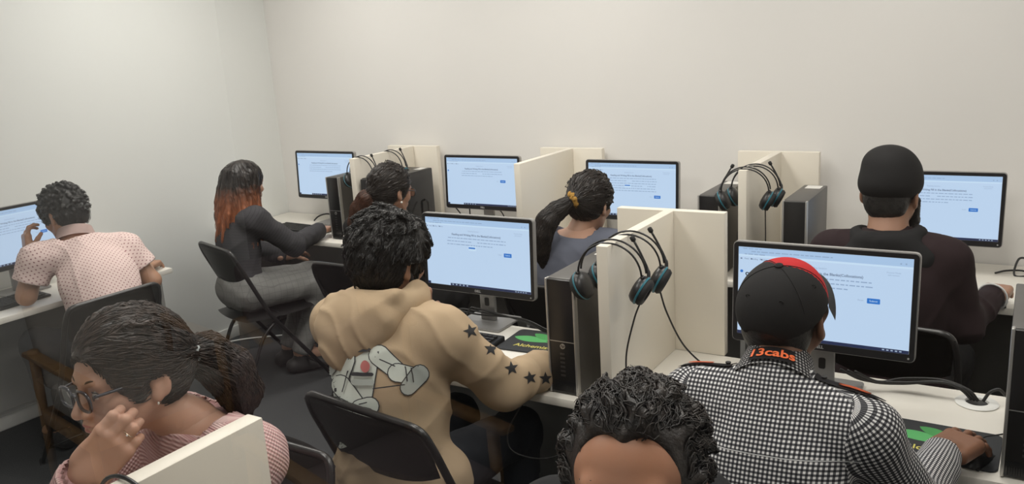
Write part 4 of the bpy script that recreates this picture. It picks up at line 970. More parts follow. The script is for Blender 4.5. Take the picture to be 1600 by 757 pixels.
# ================================================================== checked shirt man with cap
def build_F():
    o, w, dv = person((-.42, 1.60), (0, 1), 'man in a black-and-white checked shirt and red and black cap using a mouse')
    J = seated(P=w(-.42, 1.53, .565), C=w(-.42, 1.58, .87), N=w(-.432, 1.675, 1.06), shL=w(-.605, 1.66, 1.0), shR=w(-.245, 1.655, .995), elR=w(-.165, 1.76, .80), wrR=w(-.13, 2.03, .80), elL=w(-.69, 1.84, .79), wrL=w(-.60, 2.10, .785), H=w(-.437, 1.782, 1.190))
    R = Rxyz(-10, 17, 3); sk = skin('brown', (.235, .112, .066), (.18, .085, .05))
    parts, X = body_mesh(J, R, 1.05, hands=[dict(wr=J['wrR'], f=V(.42, 1, -.02), n=V(-.05, 0, -1), t=V(-1, 0, 0), curl=((4, 24, 16), (2, 26, 18), (4, 30, 20), (8, 34, 22)), el=J['elR'], h=.003, sc=1.14, thumb=(.8, .45, .5, 8), spread=.09), dict(wr=J['wrL'], f=V(.1, 1, 0), n=V(0, 0, -1), t=V(1, 0, 0), curl=REST, el=J['elL'])], neck=.060)
    put('body', parts, sk, o)
    hp, _ = short_hair(J, R, 1.05, 5, e=.004, n=0, ns=0, nape=-.070, top=.03, amp=.0006, low=(.068, .046, .058)); put('hair', hp, hair_mat('black', None, None), o)
    # cap: crown, button, brim
    bl = fabric('cap_black', (.016, .0155, .016), .8); rd = fabric('cap_red', (.50, .018, .022), .8); gb = fabric('cap_brim', (.10, .10, .105), .7)
    c = J['H']; s = S(c - .2, c + .2, .0042); s.ell(X(0, -.012, .040), (.0895, .108, .086), .01, R); s.ell(X(0, -.014, .020), (.088, .106, .07), .02, R)
    s.cut(X(0, -.016, .022), R @ V(0, .16, -1), .3); s.ell(X(0, -.135, .004), (.048, .05, .026), .006, R, sub=True)
    P, Q = s.mesh(); me = to_mesh('cap', [(P, Q)]); cap = mesh_obj('cap', me, [bl, rd], o)
    cen = np.array([P[q].mean(0) for q in Q]); loc = (cen - c) @ R / 1.05; ang = np.degrees(np.arctan2(loc[:, 0], loc[:, 1] + .012))
    me.polygons.foreach_set('material_index', ((np.abs(ang - 4) < 62) & (loc[:, 2] > .0)).astype(np.int32)); cap['label'] = 'black baseball cap with red front panels'
    B().lathe([(.009, 0), (.009, .003), (.004, .006)], 14, Matrix.Translation(X(0, -.012, .1215)) @ Matrix(R).to_4x4()).obj('cap_button', bl, cap)
    for ang_ in (-118, 118, 62, -62): 
        a = math.radians(ang_ + 4); d = V(math.sin(a), math.cos(a), 0)
        B().tube([X(*(V(0, -.012, .040) + V(d[0] * .090 * math.cos(t), d[1] * .1085 * math.cos(t), .0865 * math.sin(t)) / 1.05)) for t in np.linspace(.0, 1.5, 14)], .0009, 5).obj('cap_seam', bl, cap, sm=True)
    for ang_ in (-150, 150, 90, -90):
        a = math.radians(ang_); t = .62; q = V(0, -.012, .040) + V(math.sin(a) * .090 * math.cos(t), math.cos(a) * .1085 * math.cos(t), .0865 * math.sin(t)) / 1.05; B().tube([X(*(q + V(.004 * math.cos(u), 0, .004 * math.sin(u)))) for u in np.linspace(0, 2 * PI, 11)[:-1]], .0011, 5, closed=True).obj('cap_eyelet', bl, cap, sm=True)
    def brim(u, v): a = (u - .5) * 2.3; rr = 1 + .62 * v * math.cos(a * .68); return X(.088 * math.sin(a) * (1 + .06 * v), -.012 + .104 * math.cos(a) * rr + .0 * v, .016 - .018 * v - .045 * (abs(math.sin(a)) ** 2) * (.3 + .7 * v) + .008)
    B().grid(brim, 20, 8, .004).obj('cap_brim', gb, cap, sm=True)
    # shirt
    m = mat('gingham', (.8, .8, .8), .8, spec=.25)
    u, v = uv_sep(m); per = .0086
    def sq(x): f = math_node(m, 'FRACT', math_node(m, 'MULTIPLY', x, 1 / per)); return math_node(m, 'LESS_THAN', f, .5)
    t = math_node(m, 'MULTIPLY', math_node(m, 'ADD', sq(u), sq(v)), .5); N_, L_, b = nodes(m); ra = N_.new('ShaderNodeValToRGB'); ra.color_ramp.interpolation = 'CONSTANT'
    ra.color_ramp.elements[0].color = (.74, .73, .72, 1); ra.color_ramp.elements[1].position = .75; ra.color_ramp.elements[1].color = (.014, .014, .017, 1); e = ra.color_ramp.elements.new(.25); e.color = (.10, .10, .11, 1); L_.new(t, ra.inputs[0]); L_.new(ra.outputs[0], b.inputs['Base Color'])
    rt, fw, up = spine(J)
    def ex(s): s.cone(J['N'] - up * .03, J['N'] + unit(X(0, -.03, -.06) - J['N']) * .015, .085, .078, .03)
    sh = put('checked_shirt', [shirt(J, extra=ex, h=.006, e=.016, w=1.0, armr=(.050, .046, .028), folds=(.0034, 26, 7), hem=.12, cutneck=False, belly=.02, k=.045)], m, o, uvJ=J, label='black-and-white gingham shirt')
    # collar: folded band round the neck
    N = J['N']; ax = unit(X(0, -.03, -.06) - N)
    e1 = unit(rt - ax * (rt @ ax)); e2 = np.cross(ax, e1)
    def ring(a, r, hgt): return N + e1 * math.sin(a) * r * .98 - e2 * math.cos(a) * r * 1.0 + ax * hgt + e2 * .008
    def collar(u, v):
        a = (u - .5) * 2 * 2.75; return ring(a, .073 + .022 * v, .078 - .082 * v - .012 * abs(u - .5) ** 2 * 4)
    co = B().grid(collar, 44, 5, .003).obj('collar', m, sh, sm=True); 
    uvl = co.data.uv_layers.new(name='UVMap')
    for l in co.data.loops:
        q = np.array(co.data.vertices[l.vertex_index].co) - N; uvl.data[l.index].uv = (math.atan2(q @ e1, -(q @ e2)) * .082, q @ ax)
    patch = mat('collar_patch', (.016, .015, .018), .8); org = mat('orange_stitch', (.85, .16, .045), .6)
    def pat(u, v): a = (u - .5) * 1.02 + .06; vv = (.078 - (.004 + .040 * v)) / .082; return ring(a, .073 + .022 * vv + .0046, .004 + .040 * v)
    B().grid(pat, 16, 3, .001).obj('collar_patch', patch, sh, sm=True)
    me = text_mesh('13cabs', .033, .0006, bold=.0007)
    bm = bmesh.new(); bm.from_mesh(me); bmesh.ops.triangulate(bm, faces=bm.faces)
    for v_ in bm.verts:
        x, y, z = v_.co; hh_ = .023 + y; v_.co = Vector(ring(x / .086 + .06, .073 + .022 * (.078 - hh_) / .082 + .0064 + z, hh_))
    bm.to_mesh(me); bm.free(); mesh_obj('collar_lettering', me, org, sh)
    # epaulettes and yoke seam
    for q, sg in (('L', -1), ('R', 1)):
        a = J['N'] + rt * sg * .085 + up * .012; b_ = J['sh' + q] + rt * sg * .035 + up * .045
        bv = BVHTree.FromPolygons([vv.co for vv in sh.data.vertices], [tuple(pp.vertices) for pp in sh.data.polygons])
        def ep(u, v, a=a, b_=b_):
            p = Vector(a * (1 - u) + b_ * u) + Vector(fw) * (v - .5) * (.044 if u < .85 else .044 * (1 - (u - .85) * 3)); h_ = bv.ray_cast(p + Vector(up) * .15, Vector(-up), .4); return (h_[0] if h_[0] else p) + Vector(up) * .004
        B().grid(ep, 12, 4, .004).obj('epaulette', patch, sh, sm=True)
        B().grid(lambda u, v, ep=ep: Vector(ep(.35 + .45 * u, .12 + .3 * v)) + Vector(up) * .003, 6, 3, .002).obj('epaulette_badge', org, sh, sm=True)
        B().lathe([(.006, 0), (.006, .003)], 12, Matrix.Translation(Vector(ep(.12, .5)) + Vector(up) * .002)).obj('epaulette_button', m_black, sh)
    decal(sh, [[(-.19, .001), (-.1, -.003), (0, -.004), (.1, -.003), (.19, .001), (.19, -.001), (.1, -.005), (0, -.006), (-.1, -.005), (-.19, -.001)]], J['N'] - up * .115 - fw * .3, fw, up, [mat('seam_white', (.5, .5, .5), .8)], ['yoke_seam'], sh, off=.001, sub=.02)
    finish(o, J, m_blackcloth, m_shoe)
build_F()

# ================================================================== black hat man
def build_D():
    o, w, dv = person((-.38, 3.02), (.08, 1), 'bearded man in a black turban-like hat and dark jacket on the back row')
    J = seated(P=w(-.37, 2.97, .57), C=w(-.385, 3.0, .88), N=w(-.405, 3.06, 1.06), shL=w(-.585, 3.05, 1.0), shR=w(-.22, 3.04, 1.0), elR=w(-.165, 3.10, .775), wrR=w(-.085, 3.37, .80), elL=w(-.66, 3.18, .80), wrL=w(-.52, 3.50, .785), H=w(-.41, 3.12, 1.21))
    R = Rxyz(-4, -4, 0); sk = skin('tan', None, None)
    parts, X = body_mesh(J, R, 1.06, hands=[dict(wr=J['wrR'], f=V(.05, 1, .0), n=V(0, 0, -1), t=V(-1, 0, 0), curl=REST, el=J['elR'], sc=1.12), dict(wr=J['wrL'], f=V(.1, 1, 0), n=V(0, 0, -1), t=V(1, 0, 0), curl=REST, el=J['elL'])], neck=.062)
    put('body', parts, sk, o)
    hp, _ = short_hair(J, R, 1.06, 8, e=.006, n=0, ns=0, nape=-.07, top=.05, amp=.001); put('hair', hp, hair_mat('black', None, None), o)
    b = S(J['H'] - .18, J['H'] + .18, .0045)
    for q in (-1, 1): b.cone(X(q * .072, .012, -.02), X(q * .055, .05, -.09), .018, .026, .01); b.cone(X(q * .055, .05, -.09), X(0, .085, -.125), .026, .028, .01)
    b.fold(.002, 260, 1); put('beard', [b.mesh()], hair_mat('black', None, None), o)
    s = S(J['H'] - .22, J['H'] + .22, .0045); s.ell(X(0, -.012, .065), (.098, .118, .092), .02, R); s.ell(X(0, -.018, .03), (.099, .116, .062), .03, R); s.ell(X(-.01, -.025, .108), (.074, .082, .052), .03, R)
    for t in (.0, .03, .06): s.cone(X(-.115, -.06, .01 + t), X(.115, -.02, .035 + t * 1.3), .003, .003, .004, sub=True) if False else None
    for k in range(5):                                     # wrapped folds
        pts = [X(.112 * math.sin(a), -.014 + .130 * -math.cos(a), -.005 + k * .026 + .020 * math.sin(a * .9 + k)) for a in np.linspace(-2, 2, 18)]; s.chain(pts, [.0035] * 18, .006, sub=True)
    s.cut(X(0, 0, -.012), R @ V(0, .30, -1), .3); put('hat', [s.mesh()], fabric('hat_black', (.013, .0125, .013), .75), o)
    m = fabric('maroon_black', (.024, .013, .015), .85); rt, fw, up = spine(J); N = J['N']
    def ex(s):
        for q in 'LR': d = unit(J['wr' + q] - J['el' + q]); s.cone(J['wr' + q] - d * .05, J['wr' + q], .043, .043, .01); s.cone(J['C'] * .6 + J['sh' + q] * .4 - up * .05, J['el' + q] * .6 + J['P'] * .4 + up * .1, .08, .07, .05)
    sh = put('jacket', [shirt(J, h=.008, e=.018, w=1.02, armr=(.056, .050, .026), folds=(.006, 20, 9), hem=.12, extra=ex, cutneck=False)], m, o)
    d = unit(J['wrR'] - J['elR']); e1 = unit(np.cross(d, up)); e2 = np.cross(d, e1)
    B().tube([J['wrR'] - d * .012 + (e1 * math.cos(a) + e2 * math.sin(a)) * .049 for a in np.linspace(0, 2 * PI, 25)[:-1]], .004, 6, closed=True).obj('cuff_stripe', mat('stripe_white', (.65, .64, .62), .7), sh, sm=True)
    g = S(N - .26, N + .26, .007); ring = [N + rt * (.10 * math.sin(a)) + fw * (-.01 - .075 * math.cos(a)) + up * (.02 - .02 * math.cos(a)) for a in np.linspace(-2.4, 2.4, 15)]
    g.chain(ring, [.014 + .010 * math.cos(a / 2) for a in np.linspace(-2.4, 2.4, 15)], .02); g.ell(N - fw * .08 - up * .065, (.16, .04, .075), .05, np.stack([rt, fw, up], 1)); g.ell(N + up * .08, (.085, .09, .075), .015, np.stack([rt, fw, up], 1), sub=True); g.fold(.003, 36, 3)
    put('hood', [g.mesh()], fabric('black', None), o); finish(o, J, m_blackcloth, m_shoe)
build_D()

# ================================================================== three women on the back row
def pony(s, pts, rs, n, seed, k=.008, spread=.6):
    s.chain(pts, rs, k); q = random.Random(seed)
    for _ in range(n):
        of = V(q.gauss(0, 1), q.gauss(0, 1), q.gauss(0, 1)); of = unit(of)
        s.chain([p + of * r * spread * q.uniform(.6, 1.2) for p, r in zip(pts, rs)], [r * .35 for r in rs], .004)
def long_flow(tgt): return lambda p, d, q: unit(V(*tgt) - p)
def tied_hair(J, R, sc, seed, tie, tail, rs, e=.012, h=.0042, n=110, ns=1300, nt=20, face=(0, .100, -.03, .090, .075, .090), earcut=.024):
    c = J['H']; X = lambda x, y, z: c + R @ V(x, y, z) * sc; s = S(np.minimum(c - .2, np.min(tail, 0) - .08), np.maximum(c + .2, np.max(tail, 0) + .08), h)
    s.ell(X(0, -.016, .036), V(.075 + e, .096 + e, .088 + e) * sc, .02, R); s.ell(X(0, -.05, -.015), V(.066 + e * .6, .052 + e * .5, .06) * sc, .03, R); s.cone(X(0, -.07, .0), X(*tie), .055 * sc, .026 * sc, .03)
    fl = long_flow(tie); locks(s, X, R, n, seed, L=.065, r=.0040, e=e * .95, flow=lambda p, d, q: unit(V(*tie) - p) + V(q.uniform(-.2, .2), 0, q.uniform(-.2, .2)), lift=0.0, ymax=.1)
    s.fold(.0011, 75, seed)
    f = face; s.ell(X(*f[:3]), V(*f[3:]) * sc, .012, R, sub=True)
    for q in (-1, 1): s.ell(X(q * .094, -.004, -.022), V(earcut, earcut * 1.1, .036) * sc, .008, R, sub=True)
    s.cut(X(0, -.03, -.07), R @ V(0, .55, -1), .12)
    hd = s.mesh(); s2 = S(np.minimum(X(*tie), np.min(tail, 0)) - .08, np.maximum(X(*tie), np.max(tail, 0)) + .08, h); pts = [X(*tie)] + list(tail); pony(s2, pts, rs, nt, seed); s2.fold(.0015, 120, seed); tl_ = s2.mesh()
    P, Q = hd; tw_ = np.array(X(*tie)); st = strands(P, Q, ns, lambda p: tw_ - np.array(p), .07, r=.0014, lift=.0024, seed=seed)
    P2, Q2 = tl_; seg = [np.array(p) for p in pts]
    def tf(p): i = min(range(len(seg) - 1), key=lambda i: np.linalg.norm((seg[i] + seg[i + 1]) / 2 - np.array(p))); return seg[i + 1] - seg[i]
    st2 = strands(P2, Q2, ns // 2, tf, .09, r=.0012, lift=.003, seed=seed + 1, wav=.25)
    return [hd, st], [tl_, st2], X
def scrunchie(X, tie, R, m, par, r=.026, tr=.010, nm='hair_tie', axis=None, scale=1):
    t = Matrix.Translation(X(*tie)); ax = Vector(axis).normalized(); e1 = ax.orthogonal().normalized(); e2 = ax.cross(e1); b = B()
    pts = [Vector(X(*tie)) + (e1 * math.cos(a) + e2 * math.sin(a)) * r * (1 + .08 * math.sin(9 * a)) + ax * .003 * math.sin(7 * a) for a in np.linspace(0, 2 * PI, 49)[:-1]]
    return b.tube(pts, [tr * (1 + .22 * math.sin(k * 2.2)) for k in range(48)], 8, closed=True).obj(nm, m, par, sm=True)
def glasses(X, sc, par, m, lens=True, y0=.108, temple=True):
    g = None
    for q in (-1, 1):
        ring = [X(q * .033 + .0265 * math.copysign(abs(math.cos(a)) ** .75, math.cos(a)), y0 - .10 * (.033 + .0265 * math.cos(a) * 1) ** 2 * 20 * .5, .0 + .0195 * math.copysign(abs(math.sin(a)) ** .75, math.sin(a))) for a in np.linspace(0, 2 * PI, 29)[:-1]]
        f = B().tube(ring, .0022 * sc, 7, closed=True).obj('glasses_frame', m, par, sm=True); g = g or f
        if lens:
            b = B(); b.bm.faces.new([b.bm.verts.new(p) for p in ring]); b.obj('lens', M_LENS, f)
        if temple: B().tube(spline([X(q * .060, y0 - .009, .010), X(q * .074, .05, .010), X(q * .080, -.005, .006), X(q * .079, -.028, -.012)]), .0022 * sc, 7).obj('temple', m, f, sm=True)
    B().tube(spline([X(-.010, y0 - .001, .006), X(0, y0 + .001, .009), X(.010, y0 - .001, .006)]), .0022 * sc, 7).obj('bridge', m, g, sm=True)
M_LENS = bpy.data.materials.new('lens_glass'); M_LENS.use_nodes = True; _n = M_LENS.node_tree; _n.nodes.clear(); _o = _n.nodes.new('ShaderNodeOutputMaterial'); _m = _n.nodes.new('ShaderNodeMixShader'); _t = _n.nodes.new('ShaderNodeBsdfTransparent'); _g = _n.nodes.new('ShaderNodeBsdfGlossy'); _g.inputs['Roughness'].default_value = .02
_f = _n.nodes.new('ShaderNodeFresnel'); _f.inputs[0].default_value = 1.6; _n.links.new(_f.outputs[0], _m.inputs[0]); _n.links.new(_t.outputs[0], _m.inputs[1]); _n.links.new(_g.outputs[0], _m.inputs[2]); _n.links.new(_m.outputs[0], _o.inputs[0])

def build_A():
    o, w, dv = person((-3.68, 3.03), (.35, .94), 'woman in a dark grey jacket with long black-to-orange hair')
    J = seated(P=w(-3.70, 2.985, .565), C=w(-3.705, 3.01, .83), N=w(-3.70, 3.06, .995), shL=w(-3.855, 3.09, .945), shR=w(-3.555, 3.02, .95), elR=w(-3.475, 3.20, .775), wrR=w(-3.575, 3.50, .783), elL=w(-3.91, 3.20, .73), wrL=w(-3.72, 3.36, .655), H=w(-3.685, 3.095, 1.13),
               hipL=w(-3.77, 3.03, .545), hipR=w(-3.62, 2.98, .545), knL=w(-3.60, 3.42, .53), knR=w(-3.43, 3.35, .53), anL=w(-3.70, 3.27, .12), anR=w(-3.55, 3.22, .12))
    R = Rxyz(16, -8, 0); sk = skin('light', (.50, .30, .215), (.44, .25, .17))
    parts, X = body_mesh(J, R, .98, True, hands=[dict(wr=J['wrR'], f=dv(-.1, 1, -.02), n=V(0, 0, -1), t=V(-1, 0, 0), curl=MOUSE, el=J['elR'], sc=.92), dict(wr=J['wrL'], f=dv(.1, 1, 0), n=V(0, 0, -1), t=V(1, 0, 0), curl=REST, el=J['elL'], sc=.92)], neck=.048, w=.85)
    put('body', parts, sk, o)
    c = J['H']; s = S(c - V(.22, .24, .5), c + .2, .004); s.ell(X(0, -.018, .036), (.092, .112, .100), .02, R)
    rt, fw, up = spine(J); q = random.Random(3)
    for k in range(76):                                   # long wavy locks falling over the back and shoulders
        a = -1.95 + 3.9 * k / 75 + q.uniform(-.05, .05); rr = q.uniform(.86, 1.1); top = X(.082 * math.sin(a) * rr, -.02 - .092 * math.cos(a) * rr, .045 + q.uniform(-.02, .03)); L = q.uniform(.29, .45) * (1 - .15 * abs(a) / 1.95); ph = q.uniform(0, 6.3); pts = []
        for t in (0, .25, .5, .75, 1): pts.append(V(top[0] + .06 * math.sin(a) * t + .010 * math.sin(ph + 5 * t) * t, top[1] - .085 * t * max(math.cos(a), .25) - .012 * math.sin(PI * t) + .008 * math.cos(ph + 5 * t) * t, top[2] - L * t))
        s.chain(pts, [.020, .019, .017, .012, .003], .006)
    s.ell(X(0, .115, -.04), (.075, .075, .12), .012, R, sub=True); s.fold(.0010, 110, 2)
    P, Q = s.mesh(); fl = lambda p: V(0, 0, -1) + V(*(np.array(p) - c)) * V(1.2, 1.2, 0) * (1 if p[2] > c[2] else .2)
    put('hair', [(P, Q), strands(P, Q, 900, fl, .10, r=.0016, lift=.003, seed=4, wav=.25)], hair_mat('ombre', (.011, .009, .009), (.03, .022, .018), (1.0, 1.14, (.36, .115, .042))), o, label='long black hair dyed orange at the ends')
    m = mat('fabric_grey_stripe', (.05, .048, .052), .85, spec=.2); u, v = uv_sep(m); f = math_node(m, 'FRACT', math_node(m, 'MULTIPLY', v, 1 / .016)); t = math_node(m, 'LESS_THAN', f, .22); N_, L_, b = nodes(m); L_.new(mixc(m, t, (.058, .056, .061), (.044, .043, .047)), b.inputs['Base Color'])
    put('jacket', [shirt(J, h=.0075, e=.016, w=.86, armr=(.05, .044, .034), folds=(.0040, 28, 4), hem=.12, cutneck=False)], m, o, uvJ=J, label='dark grey striped jacket')
    m2 = mat('fabric_grey_check', (.3, .3, .3), .85, spec=.2); tc = m2.node_tree.nodes.new('ShaderNodeTexCoord'); se = m2.node_tree.nodes.new('ShaderNodeSeparateXYZ'); m2.node_tree.links.new(tc.outputs['Object'], se.inputs[0])
    a = [math_node(m2, 'LESS_THAN', math_node(m2, 'FRACT', math_node(m2, 'MULTIPLY', se.outputs[i], 1 / .034)), .08) for i in range(3)]; t = math_node(m2, 'MAXIMUM', a[0], math_node(m2, 'MAXIMUM', a[1], a[2])); m2.node_tree.links.new(mixc(m2, t, (.245, .243, .232), (.19, .19, .183)), m2.node_tree.nodes['Principled BSDF'].inputs['Base Color'])
    finish(o, J, m2, m_shoe, (.3, 1, 0))
build_A()
def build_B():
    o, w, dv = person((-2.69, 3.0), (0, 1), 'woman with glasses, pearl earring and brown low ponytail on the back row')
    J = seated(P=w(-2.69, 2.97, .56), C=w(-2.69, 3.0, .83), N=w(-2.675, 3.06, .995), shL=w(-2.84, 3.05, .945), shR=w(-2.515, 3.06, .95), elR=w(-2.50, 3.27, .79), wrR=w(-2.53, 3.50, .785), elL=w(-2.87, 3.26, .78), wrL=w(-2.77, 3.5, .785), H=w(-2.66, 3.115, 1.13))
    R = Rxyz(-10, -12, 0); sk = skin('tan', None, None)
    parts, X = body_mesh(J, R, .99, True, hands=[dict(wr=J['wrR'], f=V(-.1, 1, 0), n=V(0, 0, -1), t=V(-1, 0, 0), curl=REST, el=J['elR'], sc=.92), dict(wr=J['wrL'], f=V(.1, 1, 0), n=V(0, 0, -1), t=V(1, 0, 0), curl=REST, el=J['elL'], sc=.92)], neck=.048, w=.85, coarse=.009)
    put('body', parts, sk, o); tail = [X(-.03, -.135, -.045), X(-.055, -.15, -.10), X(-.075, -.15, -.17), X(-.085, -.14, -.24)]
    hd, tl_, _ = tied_hair(J, R, .99, 21, (-.01, -.115, -.015), tail, [.022, .036, .038, .032, .008], e=.014)
    put('hair', hd, hair_mat('dark_brown', (.012, .009, .008), (.028, .020, .016)), o); put('ponytail', tl_, hair_mat('brown', (.05, .020, .012), (.10, .040, .022)), o, label='reddish brown ponytail')
    scrunchie(X, (-.012, -.118, -.018), R, m_black, o, .023, .006, axis=tail[0] - X(-.01, -.10, -.01))
    glasses(X, 1, o, mat('glasses_dark', (.02, .018, .02), .3))
    B().lathe([(.001, -.006), (.0045, -.004), (.006, 0), (.0045, .004), (.001, .006)], 12, Matrix.Translation(X(.086, -.004, -.050))).obj('pearl_earring', mat('pearl', (.8, .77, .7), .2), o, sm=True)
    put('top', [shirt(J, h=.008, e=.013, w=.86, sleeve=.28, folds=(.003, 34, 4), hem=.12, cutneck=True)], m_blackcloth, o); finish(o, J, m_blackcloth, m_shoe)
build_B()
def build_C():
    o, w, dv = person((-1.62, 3.0), (0, 1), 'woman with dark ponytail held by a mustard scrunchie on the back row')
    J = seated(P=w(-1.64, 2.97, .56), C=w(-1.645, 3.0, .83), N=w(-1.61, 3.06, .99), shL=w(-1.795, 3.05, .94), shR=w(-1.465, 3.07, .945), elR=w(-1.43, 3.27, .78), wrR=w(-1.48, 3.50, .785), elL=w(-1.83, 3.26, .78), wrL=w(-1.73, 3.5, .785), H=w(-1.578, 3.12, 1.12))
    R = Rxyz(-4, -14, 6); sk = skin('light', None, None)
    parts, X = body_mesh(J, R, 1.0, True, hands=[dict(wr=J['wrR'], f=V(-.1, 1, 0), n=V(0, 0, -1), t=V(-1, 0, 0), curl=REST, el=J['elR'], sc=.92), dict(wr=J['wrL'], f=V(.1, 1, 0), n=V(0, 0, -1), t=V(1, 0, 0), curl=REST, el=J['elL'], sc=.92)], neck=.048, w=.85)
    put('body', parts, sk, o); tail = [w(-1.655, 2.965, 1.115), w(-1.685, 2.93, 1.075), w(-1.70, 2.91, 1.02), w(-1.71, 2.91, .95), w(-1.70, 2.92, .88)]
    hd, tl_, _ = tied_hair(J, R, 1.0, 31, (-.01, -.12, .005), tail, [.024, .036, .042, .040, .034, .010], e=.013)
    hm = hair_mat('dark_brown', None, None); put('hair', hd, hm, o); put('ponytail', tl_, hm, o)
    scrunchie(X, (-.012, -.122, .004), R, fabric('mustard', (.42, .23, .05), .8), o, .026, .0115, 'scrunchie', axis=tail[0] - X(-.01, -.10, .01))
    put('top', [shirt(J, h=.008, e=.014, w=.88, folds=(.003, 34, 4), hem=.12)], fabric('slate_blue', (.13, .14, .18)), o); finish(o, J, m_blackcloth, m_shoe)
build_C()

# ================================================================== pink polo man
def build_G():
    o, w, dv = person((-3.55, 2.12), (-1, .1), 'man in a pale pink dotted polo shirt with his back turned, hand at his cheek')
    J = seated(P=w(-3.58, 2.14, .575), C=w(-3.70, 2.18, .82), N=w(-3.86, 2.20, 1.0), shL=w(-3.93, 2.035, .945), shR=w(-3.77, 2.385, .925), elR=w(-3.70, 2.45, .755), wrR=w(-3.93, 2.585, .77), elL=w(-3.96, 1.97, .785), wrL=w(-4.075, 2.075, .955), H=w(-3.95, 2.215, 1.125),
               hipL=w(-3.60, 2.05, .545), hipR=w(-3.60, 2.24, .545), knL=w(-4.0, 2.0, .53), knR=w(-4.0, 2.26, .53), anL=w(-3.96, 2.0, .1), anR=w(-3.96, 2.26, .1))
    R = Rxyz(14, -22, 0); sk = skin('tan2', (.46, .265, .175), (.40, .215, .135))
    parts, X = body_mesh(J, R, 1.04, hands=[dict(wr=J['wrR'], f=dv(-.6, 1, -.05), n=V(0, 0, -1), t=dv(-1, 0, 0), curl=REST, el=J['elR']), dict(wr=J['wrL'], f=dv(-.10, .15, 1), n=dv(.25, .9, 0), t=dv(1, 0, .2), curl=((10, 40, 25), (15, 50, 30), (20, 60, 30), (10, 30, 20)), spread=.16, el=J['elL'])], coarse=.0085, w=.95)
    put('body', parts, sk, o)
    hp, _ = short_hair(J, R, 1.04, 41, e=.015, n=240, L=.022, r=.0085, lift=.8, ns=420, sL=.03, nape=-.07, wav=1.2); put('hair', hp, hair_mat('black', None, None), o)
    m = mat('polo_dots', (.80, .62, .58), .85, spec=.2); u, v = uv_sep(m); per = .021
    U = math_node(m, 'MULTIPLY', u, 1 / per); W_ = math_node(m, 'MULTIPLY', v, 1 / per)
    def dots(a, b_): x = math_node(m, 'SUBTRACT', math_node(m, 'FRACT', a), .5); y = math_node(m, 'SUBTRACT', math_node(m, 'FRACT', b_), .5); return math_node(m, 'LESS_THAN', math_node(m, 'ADD', math_node(m, 'MULTIPLY', x, x), math_node(m, 'MULTIPLY', y, y)), .017)
    t = math_node(m, 'MAXIMUM', dots(U, W_), dots(math_node(m, 'ADD', U, .5), math_node(m, 'ADD', W_, .5))); N_, L_, b = nodes(m); L_.new(mixc(m, t, (.80, .63, .59), (.30, .12, .13)), b.inputs['Base Color'])
    sh = put('polo_shirt', [shirt(J, h=.007, e=.015, w=1.05, sleeve=.30, armr=(.064, .05, .04), folds=(.0045, 24, 6), hem=.10, belly=.02)], m, o, uvJ=J, label='pale pink polo shirt with tiny dark dots')
    rt, fw, up = spine(J); N = J['N']; ax = unit(X(0, -.03, -.06) - N); e1 = unit(rt - ax * (rt @ ax)); e2 = np.cross(ax, e1)
    def collar(u, v): a = (u - .5) * 5.3; r = .076 + .016 * v; return N + e1 * math.sin(a) * r - e2 * math.cos(a) * r + ax * (.068 - .055 * v) + e2 * .006
    B().grid(collar, 40, 5, .004).obj('collar', fabric('pink_rib', (.78, .61, .57)), sh, sm=True)
    finish(o, J, m_dkjean, m_shoe)
build_G()
